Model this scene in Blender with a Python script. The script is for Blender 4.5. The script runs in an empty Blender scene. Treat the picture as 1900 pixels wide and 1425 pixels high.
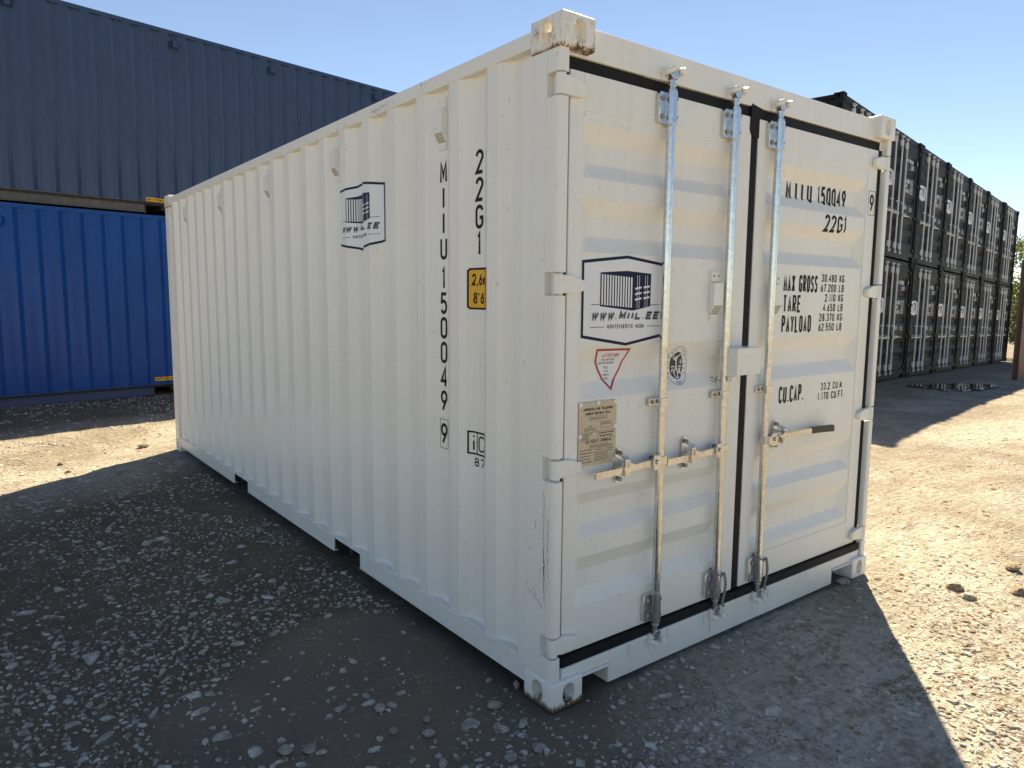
import bpy, bmesh, math, random
import numpy as np
from mathutils import Matrix, Vector

R = math.radians
sc = bpy.context.scene
col = sc.collection
rnd = random.Random(7)
rng = np.random.default_rng(11)

# ------------------------------------------------------------------ camera
CAM_C = (-1.71877851, -1.97403933, 1.59520918)
CAM_F = Vector((0.60395814, 0.78829084, -0.11761001)).normalized()
CAM_X = Vector((0.79434774, -0.60741116, 0.00795963))
CAM_X = (CAM_X - CAM_F * CAM_X.dot(CAM_F)).normalized()
CAM_U = CAM_X.cross(CAM_F)
FPX = 1336.22          # focal length in pixels of the 1900 px wide photograph
cam_d = bpy.data.cameras.new('camera')
cam = bpy.data.objects.new('camera', cam_d)
col.objects.link(cam)
m3 = Matrix((CAM_X, CAM_U, -CAM_F)).transposed()
cam.matrix_world = Matrix.Translation(CAM_C) @ m3.to_4x4()
cam_d.sensor_width = 36.0
cam_d.lens = FPX / 1900 * 36.0
cam_d.clip_end = 3000
cam_d.clip_start = 0.05
sc.camera = cam

# ------------------------------------------------------------------ world, sun, exposure
SUN_DIR = Vector((0.80, 0.60, 1.0)).normalized()      # towards the sun: 45 degrees high
world = bpy.data.worlds.new('World')
sc.world = world
world.use_nodes = True
wn = world.node_tree
sky = wn.nodes.new('ShaderNodeTexSky')
sky.sky_type = 'NISHITA'
sky.sun_disc = False
sky.sun_elevation = math.asin(SUN_DIR.z)
sky.sun_rotation = math.atan2(SUN_DIR.x, SUN_DIR.y)
sky.altitude = 0
sky.air_density = 0.7
sky.dust_density = 0.0
sky.ozone_density = 4.0
bg = wn.nodes['Background']
bg.inputs['Strength'].default_value = 0.080
wn.links.new(sky.outputs[0], bg.inputs[0])
sun_d = bpy.data.lights.new('sun', 'SUN')
sun_d.energy = 5.0
sun_d.angle = R(0.53)
sun_d.color = (1.0, 0.93, 0.80)
sun = bpy.data.objects.new('sun', sun_d)
sun.rotation_euler = (-SUN_DIR).to_track_quat('-Z', 'Y').to_euler()
sun.location = SUN_DIR * 60
col.objects.link(sun)
sc.view_settings.view_transform = 'Standard'
sc.view_settings.look = 'None'
sc.view_settings.gamma = 1.0
sc.view_settings.use_curve_mapping = False
sc.view_settings.exposure = 1.33
sc.view_settings.use_white_balance = True
sc.view_settings.white_balance_temperature = 8500
sc.view_settings.white_balance_tint = 10
sc.cycles.use_denoising = True
sc.cycles.max_bounces = 6
sc.cycles.diffuse_bounces = 4

# ------------------------------------------------------------------ small maths
def ground_base(x):
    """The yard is level to the row of dark containers and then falls away gently."""
    x = np.asarray(x, float)
    d = np.clip(x, -1e9, 45.0) - 10.3
    return -0.0271 * (0.5 * (d + np.sqrt(d * d + 2.0)) - 0.05)

_lat = rng.random((256, 256))
def vnoise(x, y, s):
    x = np.asarray(x, float) / s + 71.3
    y = np.asarray(y, float) / s + 19.7
    xi = np.floor(x).astype(int); yi = np.floor(y).astype(int)
    fx = x - xi; fy = y - yi
    fx = fx * fx * (3 - 2 * fx); fy = fy * fy * (3 - 2 * fy)
    a = _lat[xi & 255, yi & 255]; b = _lat[(xi + 1) & 255, yi & 255]
    c = _lat[xi & 255, (yi + 1) & 255]; d = _lat[(xi + 1) & 255, (yi + 1) & 255]
    return (a * (1 - fx) + b * fx) * (1 - fy) + (c * (1 - fx) + d * fx) * fy

CASTS = [(0.08, 0.09), (2.36, 0.09), (0.08, 5.97), (2.36, 5.97)]
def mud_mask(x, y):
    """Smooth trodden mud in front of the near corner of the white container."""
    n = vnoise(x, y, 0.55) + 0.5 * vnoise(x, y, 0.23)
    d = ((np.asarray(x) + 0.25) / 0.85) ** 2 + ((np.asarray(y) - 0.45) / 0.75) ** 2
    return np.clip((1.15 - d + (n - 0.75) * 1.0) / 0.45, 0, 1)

def ground_z(x, y):
    x = np.asarray(x, float); y = np.asarray(y, float)
    n = (vnoise(x, y, 2.3) - 0.5) * 0.030 + (vnoise(x, y, 0.55) - 0.5) * 0.018
    f = (vnoise(x, y, 0.17) - 0.5) * 0.014 + (vnoise(x, y, 0.075) - 0.5) * 0.008
    n = n + f * (1 - 0.85 * mud_mask(x, y))
    k = np.ones_like(x)
    for cx, cy in CASTS:
        r = np.hypot(x - cx, y - cy)
        k = np.minimum(k, np.clip((r - 0.12) / 0.6, 0.0, 1))
    inb = (x > -0.05) & (x < 2.49) & (y > -0.1) & (y < 6.1)
    k = np.where(inb, np.minimum(k, 0.5), k)
    # ruts in the sunlit strip on the right
    rut = np.exp(-((y - 0.55 * (x - 4.2) + 0.9) / 0.35) ** 2) * np.clip((x - 2.6) / 1.0, 0, 1) * np.clip((11 - x) / 3, 0, 1)
    return ground_base(x) - 0.003 + n * k - 0.03 * rut * (0.4 + vnoise(x, y, 0.4))

def px_ray(u, v):
    return CAM_F + CAM_X * ((u - 950) / FPX) - CAM_U * ((v - 712.5) / FPX)

def px_ground(u, v):
    d = px_ray(u, v)
    z = 0.0
    for _ in range(12):
        t = (z - CAM_C[2]) / d.z
        p = Vector(CAM_C) + d * t
        z = float(ground_z(p.x, p.y))
    return Vector((p.x, p.y, z)), t

# ------------------------------------------------------------------ materials
class NT:
    def __init__(s, name):
        s.m = bpy.data.materials.new(name); s.m.use_nodes = True
        s.t = s.m.node_tree; s.b = s.t.nodes['Principled BSDF']
    def n(s, kind, **kw):
        nd = s.t.nodes.new(kind)
        for k, v in kw.items():
            if hasattr(nd, k): setattr(nd, k, v)
            else: nd.inputs[k].default_value = v
        return nd
    def l(s, a, b): s.t.links.new(a, b)
    def coord(s, kind='Object', scale=(1, 1, 1)):
        tc = s.n('ShaderNodeTexCoord'); mp = s.n('ShaderNodeMapping')
        s.l(tc.outputs[kind], mp.inputs[0]); mp.inputs['Scale'].default_value = scale
        return mp.outputs[0]
    def pos(s, scale=(1, 1, 1)):
        g = s.n('ShaderNodeNewGeometry'); mp = s.n('ShaderNodeMapping')
        s.l(g.outputs['Position'], mp.inputs[0]); mp.inputs['Scale'].default_value = scale
        return mp.outputs[0]
    def noise(s, vec, scale, detail=4, rough=.55, dist=0):
        nd = s.n('ShaderNodeTexNoise'); s.l(vec, nd.inputs['Vector'])
        nd.inputs['Scale'].default_value = scale; nd.inputs['Detail'].default_value = detail
        nd.inputs['Roughness'].default_value = rough; nd.inputs['Distortion'].default_value = dist
        return nd.outputs[0]
    def ramp(s, fac, stops):
        nd = s.n('ShaderNodeValToRGB'); s.l(fac, nd.inputs[0])
        e = nd.color_ramp.elements
        while len(e) < len(stops): e.new(0.5)
        for el, (p, c) in zip(e, stops):
            el.position = p
            el.color = (c, c, c, 1) if isinstance(c, (int, float)) else (*c, 1)
        return nd.outputs[0]
    def mix(s, fac, a, b, mode='MIX'):
        nd = s.n('ShaderNodeMix', data_type='RGBA', blend_type=mode)
        for i, v in ((0, fac), (6, a), (7, b)):
            if isinstance(v, bpy.types.NodeSocket): s.l(v, nd.inputs[i])
            elif isinstance(v, (int, float)): nd.inputs[i].default_value = v
            else: nd.inputs[i].default_value = (*v, 1)
        return nd.outputs[2]
    def math(s, op, a, b=0.0, clamp=False):
        nd = s.n('ShaderNodeMath', operation=op, use_clamp=clamp)
        for i, v in ((0, a), (1, b)):
            if isinstance(v, bpy.types.NodeSocket): s.l(v, nd.inputs[i])
            else: nd.inputs[i].default_value = v
        return nd.outputs[0]
    def bump(s, h, strength, dist=0.002, normal=None):
        nd = s.n('ShaderNodeBump'); s.l(h, nd.inputs['Height'])
        nd.inputs['Strength'].default_value = strength; nd.inputs['Distance'].default_value = dist
        if normal is not None: s.l(normal, nd.inputs['Normal'])
        return nd.outputs[0]
    def setc(s, c):
        if isinstance(c, bpy.types.NodeSocket): s.l(c, s.b.inputs['Base Color'])
        else: s.b.inputs['Base Color'].default_value = (*c, 1)
    def set(s, name, v):
        if isinstance(v, bpy.types.NodeSocket): s.l(v, s.b.inputs[name])
        else: s.b.inputs[name].default_value = v

def paint(name, c, rough=0.45, streak=0.10, dirt=(0.30, 0.27, 0.22), fade=None, spots=0.0, dirtamt=.5, rust=0.0, wav=.25, spec=.5):
    m = NT(name); m.set('Specular IOR Level', spec)
    p = m.pos()
    st = m.noise(m.pos((9, 9, 0.35)), 3.0, 5, .6)
    cl = m.noise(p, 1.3, 4, .6)
    base = m.mix(m.ramp(cl, [(.3, 0.0), (.75, 1.0)]), c, fade or tuple(x * .93 for x in c))
    fac = m.ramp(st, [(.48, 0.0), (.82, streak)])
    base = m.mix(fac, base, dirt)
    sp = m.noise(p, 48.0, 2, .5)
    base = m.mix(m.ramp(sp, [(.70, 0.0), (.76, spots)]), base, tuple(x * .55 for x in dirt))
    if rust > 0:
        rr = m.noise(m.pos((5, 5, 1.6)), 3.2, 8, .72, .4)
        base = m.mix(m.ramp(rr, [(.66 - rust * .2, 0.0), (.70 - rust * .2, 1.0)]), base, (0.13, 0.045, 0.018))
    # splashed dust near the ground
    sep = m.n('ShaderNodeSeparateXYZ'); m.l(p, sep.inputs[0])
    low = m.math('SUBTRACT', 0.30, sep.outputs[2])
    low = m.math('MULTIPLY', m.math('MULTIPLY', low, 2.2, True), m.noise(p, 7.0, 6, .7), True)
    base = m.mix(m.math('MULTIPLY', low, dirtamt), base, dirt)
    m.setc(base)
    m.set('Roughness', m.math('ADD', m.math('MULTIPLY', cl, .18), rough - .09))
    h = m.math('ADD', m.noise(p, 3.5, 2, .5), m.math('MULTIPLY', m.noise(p, 160.0, 2, .5), .012))
    m.set('Normal', m.bump(h, wav, .02))
    return m.m

def plain(name, c, rough=.5, metal=0.0, var=.12, scale=30, bump=.15, spec=.5):
    m = NT(name)
    v = m.coord('Object')
    nz = m.noise(v, scale, 5, .6)
    m.setc(m.mix(m.ramp(nz, [(.3, 0.0), (.75, 1.0)]), tuple(x * (1 - var) for x in c), tuple(min(1, x * (1 + var)) for x in c)))
    m.set('Roughness', rough); m.set('Metallic', metal)
    m.set('Specular IOR Level', spec)
    m.set('Normal', m.bump(nz, bump, .002))
    return m.m

WHITE = paint('white_container_paint', (0.86, 0.845, 0.79), .36, .10, (0.42, 0.38, 0.31), fade=(0.835, 0.815, 0.755), spots=.35, wav=.32)
BLUE = paint('blue_container_paint', (0.002, 0.072, 0.30), .22, .03, (0.10, 0.11, 0.14), fade=(0.003, 0.058, 0.25), wav=.10, spec=.16)
SLATE = paint('slate_container_paint', (0.034, 0.060, 0.128), .26, .03, (0.13, 0.13, 0.13), fade=(0.030, 0.054, 0.115), wav=.10, spec=.4)
SLATE2 = paint('stained_slate_rail_paint', (0.085, 0.085, 0.085), .6, .75, (0.20, 0.18, 0.16), fade=(0.06, 0.065, 0.07))
BLUE2 = paint('dull_blue_rail_paint', (0.022, 0.055, 0.17), .55, .25, (0.10, 0.10, 0.11))
GREY = paint('anthracite_container_paint', (0.014, 0.015, 0.018), .55, .08, (0.05, 0.047, 0.043), fade=(0.012, 0.0135, 0.0165), wav=.12, spec=.12)
BLACK = plain('black_rubber_gasket', (0.010, 0.010, 0.011), .6, spec=.2)
INK = plain('black_lettering', (0.009, 0.009, 0.009), .55, var=.3, spec=.2)
NAVY = plain('navy_print', (0.006, 0.010, 0.050), .45, spec=.2)
VINYL = plain('white_vinyl', (0.80, 0.81, 0.82), .32, var=.02)
REDP = plain('red_print', (0.50, 0.045, 0.030), .45)
YELP = plain('yellow_print', (0.80, 0.42, 0.010), .4, var=.06)
WHTP = plain('white_print', (0.75, 0.75, 0.75), .5, var=.2)
BRNP = plain('dark_brown_print', (0.055, 0.038, 0.028), .5)
VENTH = plain('vent_louvre_shade', (0.42, 0.39, 0.33), .7)
SCUFF = plain('grey_scuff', (0.30, 0.29, 0.27), .7, var=.3)
BRASS = plain('aged_plate_metal', (0.60, 0.50, 0.36), .45, .15, .08, 60)
DARKIN = plain('dark_underside_steel', (0.03, 0.028, 0.025), .8)
RUSTP = plain('rust_flake', (0.13, 0.052, 0.022), .85, var=.45, scale=90)
ROPE = plain('grey_rope_fibre', (0.26, 0.25, 0.23), .9, var=.3, scale=200)
GRIP = plain('black_handle_grip', (0.020, 0.018, 0.016), .5)

def galv():
    m = NT('galvanised_steel')
    v = m.coord('Object')
    vo = m.n('ShaderNodeTexVoronoi'); m.l(v, vo.inputs[0]); vo.inputs['Scale'].default_value = 70
    nz = m.noise(v, 25, 5, .6)
    f = m.mix(.5, vo.outputs['Color'], nz)
    m.setc(m.ramp(f, [(.2, (0.55, 0.55, 0.54)), (.8, (0.76, 0.76, 0.74))]))
    m.set('Metallic', .95); m.set('Roughness', m.math('ADD', m.math('MULTIPLY', nz, .20), .10))
    m.set('Normal', m.bump(nz, .2, .002))
    return m.m
GALV = galv()
GALVF = plain('dull_galvanised_steel', (0.62, 0.62, 0.61), .5, .25, .1)

def casting_paint(name, c, kind):
    """kind 0: clean; 1: rust creeping up the lower edge; 2: rust lines and chipped lower edge of an upper casting."""
    m = NT(name)
    v = m.coord('Object')
    sep = m.n('ShaderNodeSeparateXYZ'); m.l(v, sep.inputs[0])
    big = m.noise(v, 22, 8, .72, .8)
    run = m.noise(m.coord('Object', (120, 120, 9)), 1.0, 5, .65)
    rc = m.ramp(m.noise(v, 75, 4, .6), [(.35, (0.045, 0.020, 0.013)), (.65, (0.22, 0.085, 0.028))])
    if kind == 1:
        low = m.math('MULTIPLY', m.math('SUBTRACT', .048, sep.outputs[2]), 24.0, True)
        f = m.math('ADD', m.math('MULTIPLY', big, .55), m.math('MULTIPLY', m.math('MULTIPLY', low, run), 1.05))
        lo, hi_ = .54, .70
    elif kind == 2:
        low = m.math('MULTIPLY', m.math('SUBTRACT', .020, sep.outputs[2]), 50.0, True)
        f = m.math('ADD', m.math('MULTIPLY', m.math('ADD', m.math('MULTIPLY', big, .55), m.math('MULTIPLY', run, .45)), 1.0), m.math('MULTIPLY', m.math('MULTIPLY', low, big), .30))
        lo, hi_ = .565, .66
    else:
        f = m.math('ADD', m.math('MULTIPLY', big, .5), m.math('MULTIPLY', run, .5)); lo, hi_ = .68, .74
    f2 = m.ramp(f, [(lo, 0.0), (hi_, .95)])
    halo = m.ramp(f, [(lo - .10, 0.0), (hi_ - .02, .6)])
    base = m.mix(halo, c, (0.60, 0.44, 0.27))
    m.setc(m.mix(f2, base, rc))
    m.set('Roughness', m.math('ADD', m.math('MULTIPLY', f2, .4), .42))
    m.set('Normal', m.bump(m.math('ADD', big, m.math('MULTIPLY', m.noise(v, 130, 3), .3)), .25, .004))
    return m.m
CASTW = casting_paint('white_casting_paint', (0.84, 0.82, 0.765), 0)
CASTW1 = casting_paint('white_casting_paint_rusty_foot', (0.84, 0.82, 0.765), 1)
CASTW2 = casting_paint('white_casting_paint_rust_lines', (0.84, 0.82, 0.765), 2)

# ------------------------------------------------------------------ mesh helper
class MB:
    def __init__(s): s.v = []; s.f = []; s.mi = []
    def add(s, vs, fs, mi=0):
        o = len(s.v); s.v += [tuple(p) for p in vs]
        s.f += [tuple(o + i for i in f) for f in fs]; s.mi += [mi] * len(fs)
    def box(s, x0, x1, y0, y1, z0, z1, mi=0):
        s.add([(x0, y0, z0), (x1, y0, z0), (x1, y1, z0), (x0, y1, z0), (x0, y0, z1), (x1, y0, z1), (x1, y1, z1), (x0, y1, z1)],
              [(0, 3, 2, 1), (4, 5, 6, 7), (0, 1, 5, 4), (1, 2, 6, 5), (2, 3, 7, 6), (3, 0, 4, 7)], mi)
    def prism(s, pts, axis, a, b, mi=0):
        """pts: 2D outline; axis 0/1/2 is the extrusion axis."""
        def mk(p, w):
            q = list(p); q.insert(axis, w); return tuple(q)
        n = len(pts)
        s.add([mk(p, a) for p in pts] + [mk(p, b) for p in pts],
              [tuple(range(n))[::-1], tuple(range(n, 2 * n))] + [(i, (i + 1) % n, n + (i + 1) % n, n + i) for i in range(n)], mi)
    def cyl(s, p0, p1, r0, r1=None, n=14, mi=0, cap=True):
        r1 = r0 if r1 is None else r1
        p0 = Vector(p0); p1 = Vector(p1); d = (p1 - p0).normalized()
        a = d.orthogonal().normalized(); b = d.cross(a)
        vs = []
        for p, r in ((p0, r0), (p1, r1)):
            for i in range(n):
                t = 2 * math.pi * i / n
                vs.append(p + a * (r * math.cos(t)) + b * (r * math.sin(t)))
        fs = [(i, (i + 1) % n, n + (i + 1) % n, n + i) for i in range(n)]
        if cap: fs += [tuple(range(n))[::-1], tuple(range(n, 2 * n))]
        s.add(vs, fs, mi)
    def tube(s, pts, r, n=8, mi=0):
        pts = [Vector(p) for p in pts]
        rs = r if isinstance(r, (list, tuple)) else [r] * len(pts)
        vs = []; prev = None
        for i, p in enumerate(pts):
            d = (pts[min(i + 1, len(pts) - 1)] - pts[max(i - 1, 0)]).normalized()
            a = d.orthogonal() if prev is None else prev - d * prev.dot(d)
            a.normalize(); prev = a; b = d.cross(a)
            vs += [p + a * (rs[i] * math.cos(2 * math.pi * k / n)) + b * (rs[i] * math.sin(2 * math.pi * k / n)) for k in range(n)]
        fs = [(i * n + k, i * n + (k + 1) % n, (i + 1) * n + (k + 1) % n, (i + 1) * n + k) for i in range(len(pts) - 1) for k in range(n)]
        fs += [tuple(range(n))[::-1], tuple(range((len(pts) - 1) * n, len(pts) * n))]
        s.add(vs, fs, mi)
    def ball(s, c, r, mi=0, nu=10, nv=6):
        rx, ry, rz = r if isinstance(r, (tuple, list)) else (r, r, r)
        vs = [(c[0], c[1], c[2] - rz)]
        for j in range(1, nv):
            t = math.pi * j / nv - math.pi / 2
            for i in range(nu):
                a = 2 * math.pi * i / nu
                vs.append((c[0] + rx * math.cos(t) * math.cos(a), c[1] + ry * math.cos(t) * math.sin(a), c[2] + rz * math.sin(t)))
        vs.append((c[0], c[1], c[2] + rz))
        fs = [(0, 1 + (i + 1) % nu, 1 + i) for i in range(nu)]
        for j in range(nv - 2):
            for i in range(nu):
                a = 1 + j * nu + i; b = 1 + j * nu + (i + 1) % nu
                fs.append((a, b, b + nu, a + nu))
        top = len(vs) - 1; o = 1 + (nv - 2) * nu
        fs += [(o + i, o + (i + 1) % nu, top) for i in range(nu)]
        s.add(vs, fs, mi)
    def mirror(s, W=2.438):
        q = MB(); q.v = [(W - x, y, z) for x, y, z in s.v]; q.f = [f[::-1] for f in s.f]; q.mi = list(s.mi); return q
    def mesh(s, name, mats, smooth=None):
        me = bpy.data.meshes.new(name)
        me.from_pydata(s.v, [], s.f)
        for m in (mats if isinstance(mats, (list, tuple)) else [mats]): me.materials.append(m)
        me.polygons.foreach_set('material_index', s.mi)
        if smooth is not None:
            me.polygons.foreach_set('use_smooth', [True] * len(me.polygons))
            me.set_sharp_from_angle(angle=R(smooth))
        me.update()
        return me
    def build(s, name, mats, parent=None, smooth=35, bevel=0, label=None):
        o = bpy.data.objects.new(name, s.mesh(name, mats, smooth))
        col.objects.link(o)
        if parent: o.parent = parent
        if bevel:
            b = o.modifiers.new('edge', 'BEVEL'); b.width = bevel; b.segments = 2; b.limit_method = 'ANGLE'; b.angle_limit = R(50)
        if label: o['label'] = label
        return o

def tag(o, label, cat, group=None):
    o['label'] = label; o['category'] = cat
    if group: o['group'] = group
    return o

def empty(name, loc, rz=0):
    o = bpy.data.objects.new(name, None); col.objects.link(o)
    o.empty_display_size = .3; o.location = loc; o.rotation_euler = (0, 0, rz)
    return o

def copy_tree(o, parent=None):
    c = o.copy(); col.objects.link(c); c.parent = parent
    for ch in [k for k in o.children]: copy_tree(ch, c)
    return c

# ------------------------------------------------------------------ lettering and decals
def arc(cx, cy, rx, ry, a0, a1, n=10):
    return [(cx + rx * math.cos(R(a0 + (a1 - a0) * i / n)), cy + ry * math.sin(R(a0 + (a1 - a0) * i / n))) for i in range(n + 1)]
_T = 0.78; _B = 0.22
GL = {
 '0': [arc(.5, _T, .5, .22, 0, 180) + arc(.5, _B, .5, .22, 180, 360) + [(1, _T)]],
 'O': [arc(.5, _T, .5, .22, 0, 180) + arc(.5, _B, .5, .22, 180, 360) + [(1, _T)]],
 'C': [arc(.5, _T, .5, .22, 5, 180) + arc(.5, _B, .5, .22, 180, 355)],
 'G': [arc(.5, _T, .5, .22, 5, 180) + arc(.5, _B, .5, .22, 180, 360) + [(1, .46), (.55, .46)]],
 'Q': [arc(.5, _T, .5, .22, 0, 180) + arc(.5, _B, .5, .22, 180, 360) + [(1, _T)], [(.6, .2), (1, 0)]],
 'D': [[(0, 0), (0, 1), (.5, 1)] + arc(.5, _T, .5, .22, 90, 0) + arc(.5, _B, .5, .22, 0, -90) + [(0, 0)]],
 'U': [[(0, 1), (0, .3)] + arc(.5, _B, .5, .22, 180, 360) + [(1, 1)]],
 'J': [[(1, 1), (1, .3)] + arc(.5, _B, .5, .22, 0, -170)],
 '1': [[(.12, .84), (.55, 1), (.55, 0)]],
 '2': [arc(.5, .76, .5, .24, 175, -25) + [(0, 0), (1, 0)]],
 '3': [arc(.48, .76, .46, .24, 155, -90) + arc(.5, .26, .5, .26, 90, -155)],
 '4': [[(.75, 0), (.75, 1), (0, .28), (1, .28)]],
 '5': [[(.95, 1), (.12, 1), (.06, .56)] + arc(.48, .31, .5, .31, 125, -150)],
 '6': [arc(.5, .28, .5, .28, 0, 360, 16), [(.02, .36), (.75, 1)]],
 '7': [[(0, 1), (1, 1), (.35, 0)]],
 '8': [arc(.5, .76, .42, .24, -90, 270, 16), arc(.5, .26, .5, .26, 90, 450, 16)],
 '9': [arc(.5, .72, .5, .28, 0, 360, 16), [(.98, .64), (.25, 0)]],
 'A': [[(0, 0), (.5, 1), (1, 0)], [(.18, .3), (.82, .3)]],
 'B': [[(0, 0), (0, 1), (.55, 1)] + arc(.55, .77, .4, .23, 90, -90) + [(0, .54)], [(.1, .54)] + arc(.55, .27, .45, .27, 90, -90) + [(.1, 0)]],
 'E': [[(1, 1), (0, 1), (0, 0), (1, 0)], [(.08, .52), (.85, .52)]],
 'F': [[(1, 1), (0, 1), (0, 0)], [(.08, .52), (.85, .52)]],
 'H': [[(0, 0), (0, 1)], [(1, 0), (1, 1)], [(.08, .5), (.92, .5)]],
 'I': [[(.5, 0), (.5, 1)]],
 'K': [[(0, 0), (0, 1)], [(1, 1), (.08, .45)], [(.3, .58), (1, 0)]],
 'L': [[(0, 1), (0, 0), (1, 0)]],
 'M': [[(0, 0), (0, 1), (.5, .3), (1, 1), (1, 0)]],
 'N': [[(0, 0), (0, 1), (1, 0), (1, 1)]],
 'P': [[(0, 0), (0, 1), (.55, 1)] + arc(.55, .74, .45, .26, 90, -90) + [(0, .48)]],
 'R': [[(0, 0), (0, 1), (.55, 1)] + arc(.55, .74, .45, .26, 90, -90) + [(0, .48)], [(.5, .46), (1, 0)]],
 'S': [arc(.5, .77, .48, .23, 15, 180) + arc(.5, .77, .48, .24, 180, 250)[1:] + arc(.5, .27, .5, .25, 60, 0)[0:] + arc(.5, .23, .5, .23, 0, -165)],
 'T': [[(.5, 0), (.5, .96)], [(0, 1), (1, 1)]],
 'V': [[(0, 1), (.5, 0), (1, 1)]],
 'W': [[(0, 1), (.25, 0), (.5, .8), (.75, 0), (1, 1)]],
 'X': [[(0, 0), (1, 1)], [(0, 1), (1, 0)]],
 'Y': [[(0, 1), (.5, .45), (1, 1)], [(.5, .5), (.5, 0)]],
 'Z': [[(0, 1), (1, 1), (0, 0), (1, 0)]],
 '.': [[(.35, 0), (.35, .10)]], ',': [[(.45, .1), (.25, -.14)]], ':': [[(.4, .15), (.4, .27)], [(.4, .65), (.4, .77)]],
 "'": [[(.4, 1), (.35, .78)]], '-': [[(.1, .5), (.9, .5)]], '/': [[(0, 0), (1, 1)]],
 'm': [[(0, 0), (0, .62)], arc(.27, .45, .25, .17, 180, 0) + [(.52, 0)], arc(.77, .45, .25, .17, 180, 0) + [(1.02, 0)]],
 'i': [[(.5, 0), (.5, .62)], [(.5, .85), (.5, .98)]],
}
GL['Ü'] = GL['U'] + [[(.25, 1.13), (.25, 1.25)], [(.75, 1.13), (.75, 1.25)]]
NARROW = {'1': .62, 'I': .45, '.': .38, ',': .4, "'": .4, ':': .45, 'i': .4, ' ': .75, 'm': 1.25}

def clip_half(poly, ax, c, keep_low):
    out = []
    for i in range(len(poly)):
        p, q = poly[i], poly[(i + 1) % len(poly)]
        pin = (p[ax] <= c) if keep_low else (p[ax] >= c)
        qin = (q[ax] <= c) if keep_low else (q[ax] >= c)
        if pin: out.append(p)
        if pin != qin:
            t = (c - p[ax]) / (q[ax] - p[ax])
            r = [p[0] + (q[0] - p[0]) * t, p[1] + (q[1] - p[1]) * t]; r[ax] = c
            out.append(tuple(r))
    return out

class Decal:
    """Flat print: convex polygons in wall coordinates, cut at the folds of the wall and laid on it."""
    def __init__(s): s.p = []; s.lay = 0
    def poly(s, pts, mi=0, lift=0.0):
        s.p.append((list(pts), mi, lift))
    def stroke(s, pts, w, mi=0, lift=0.0, closed=False):
        q = []
        for p in pts:
            if not q or (abs(p[0] - q[-1][0]) + abs(p[1] - q[-1][1])) > 1e-6: q.append(tuple(p))
        if closed and len(q) > 2 and (abs(q[0][0] - q[-1][0]) + abs(q[0][1] - q[-1][1])) < 1e-6: q.pop()
        n = len(q)
        if n < 2: return
        L = []
        for i in range(n):
            a = q[(i - 1) % n] if (closed or i > 0) else None
            b = q[(i + 1) % n] if (closed or i < n - 1) else None
            ds = []
            for u, v in ((a, q[i]), (q[i], b)):
                if u is None or v is None: continue
                l = math.hypot(v[0] - u[0], v[1] - u[1]); ds.append(((v[0] - u[0]) / l, (v[1] - u[1]) / l))
            nx = sum(-d[1] for d in ds) / len(ds); ny = sum(d[0] for d in ds) / len(ds)
            l2 = max(nx * nx + ny * ny, .12)
            L.append((nx / l2 * w / 2, ny / l2 * w / 2))
        s.lay = (s.lay + 1) % 4
        lf = lift + s.lay * 0.00008
        for i in range(n if closed else n - 1):
            j = (i + 1) % n
            a, b = q[i], q[j]; na, nb = L[i], L[j]
            s.p.append(([(a[0] - na[0], a[1] - na[1]), (b[0] - nb[0], b[1] - nb[1]), (b[0] + nb[0], b[1] + nb[1]), (a[0] + na[0], a[1] + na[1])], mi, lf))
    def glyph(s, ch, x, y, w, h, sw, mi=0, lift=0.0, shear=0.0):
        for pl in GL.get(ch, []):
            iw = w - sw; ih = h - sw
            s.stroke([(x + sw / 2 + p[0] * iw + shear * (p[1] * ih), y + sw / 2 + p[1] * ih) for p in pl], sw, mi, lift)
    def text(s, t, x0, x1, y, h, sw, mi=0, lift=0.0, gap=.32, shear=0.0):
        ws = [NARROW.get(c, 1.0) for c in t]
        tot = sum(ws) + gap * (len(t) - 1)
        u = (x1 - x0) / tot; x = x0
        for c, w in zip(t, ws):
            if c != ' ':
                s.glyph(c, x, y, w * u if c != 'I' else w * u, h, sw, mi, lift, shear)
            x += (w + gap) * u
    def build(s, name, mats, parent, mp, ba=(), bb=(), label=None):
        mb = MB()
        for pts, mi, lift in s.p:
            ps = [pts]
            for ax, br in ((0, ba), (1, bb)):
                for c in br:
                    nw = []
                    for p in ps:
                        lo = min(k[ax] for k in p); hi = max(k[ax] for k in p)
                        if lo < c - 1e-6 and hi > c + 1e-6:
                            for kl in (True, False):
                                r = clip_half(p, ax, c, kl)
                                if len(r) > 2: nw.append(r)
                        else: nw.append(p)
                    ps = nw
            for p in ps:
                ar = sum(p[i][0] * p[(i + 1) % len(p)][1] - p[(i + 1) % len(p)][0] * p[i][1] for i in range(len(p)))
                if abs(ar) < 1e-9: continue
                if ar < 0: p = p[::-1]
                mb.add([mp(k[0], k[1], 0.0008 + lift) for k in p], [tuple(range(len(p)))], mi)
        return mb.build(name, mats, parent, smooth=None, label=label)

# ------------------------------------------------------------------ container geometry
W = 2.438
PITCH = 0.2815; Y0 = 0.455; OUTX = 0.008; INX = 0.044
def side_profile(L):
    """(y, x) break points of the pressed side sheet, from the rear post to the front post."""
    pts = [(0.20, INX), (Y0 - .142, INX), (Y0 - .073, OUTX), (Y0, OUTX)]
    y = Y0
    while y + PITCH < L - .22:
        pts += [(y + .069, INX), (y + .1395, INX), (y + .2085, OUTX), (y + PITCH, OUTX)]
        y += PITCH
    pts += [(y + .069, INX), (L - .05, INX)]
    return pts
def prof_at(pts, y):
    for (a, xa), (b, xb) in zip(pts, pts[1:]):
        if a <= y <= b: return xa + (xb - xa) * (y - a) / (b - a)
    return pts[0][1] if y < pts[0][0] else pts[-1][1]

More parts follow.
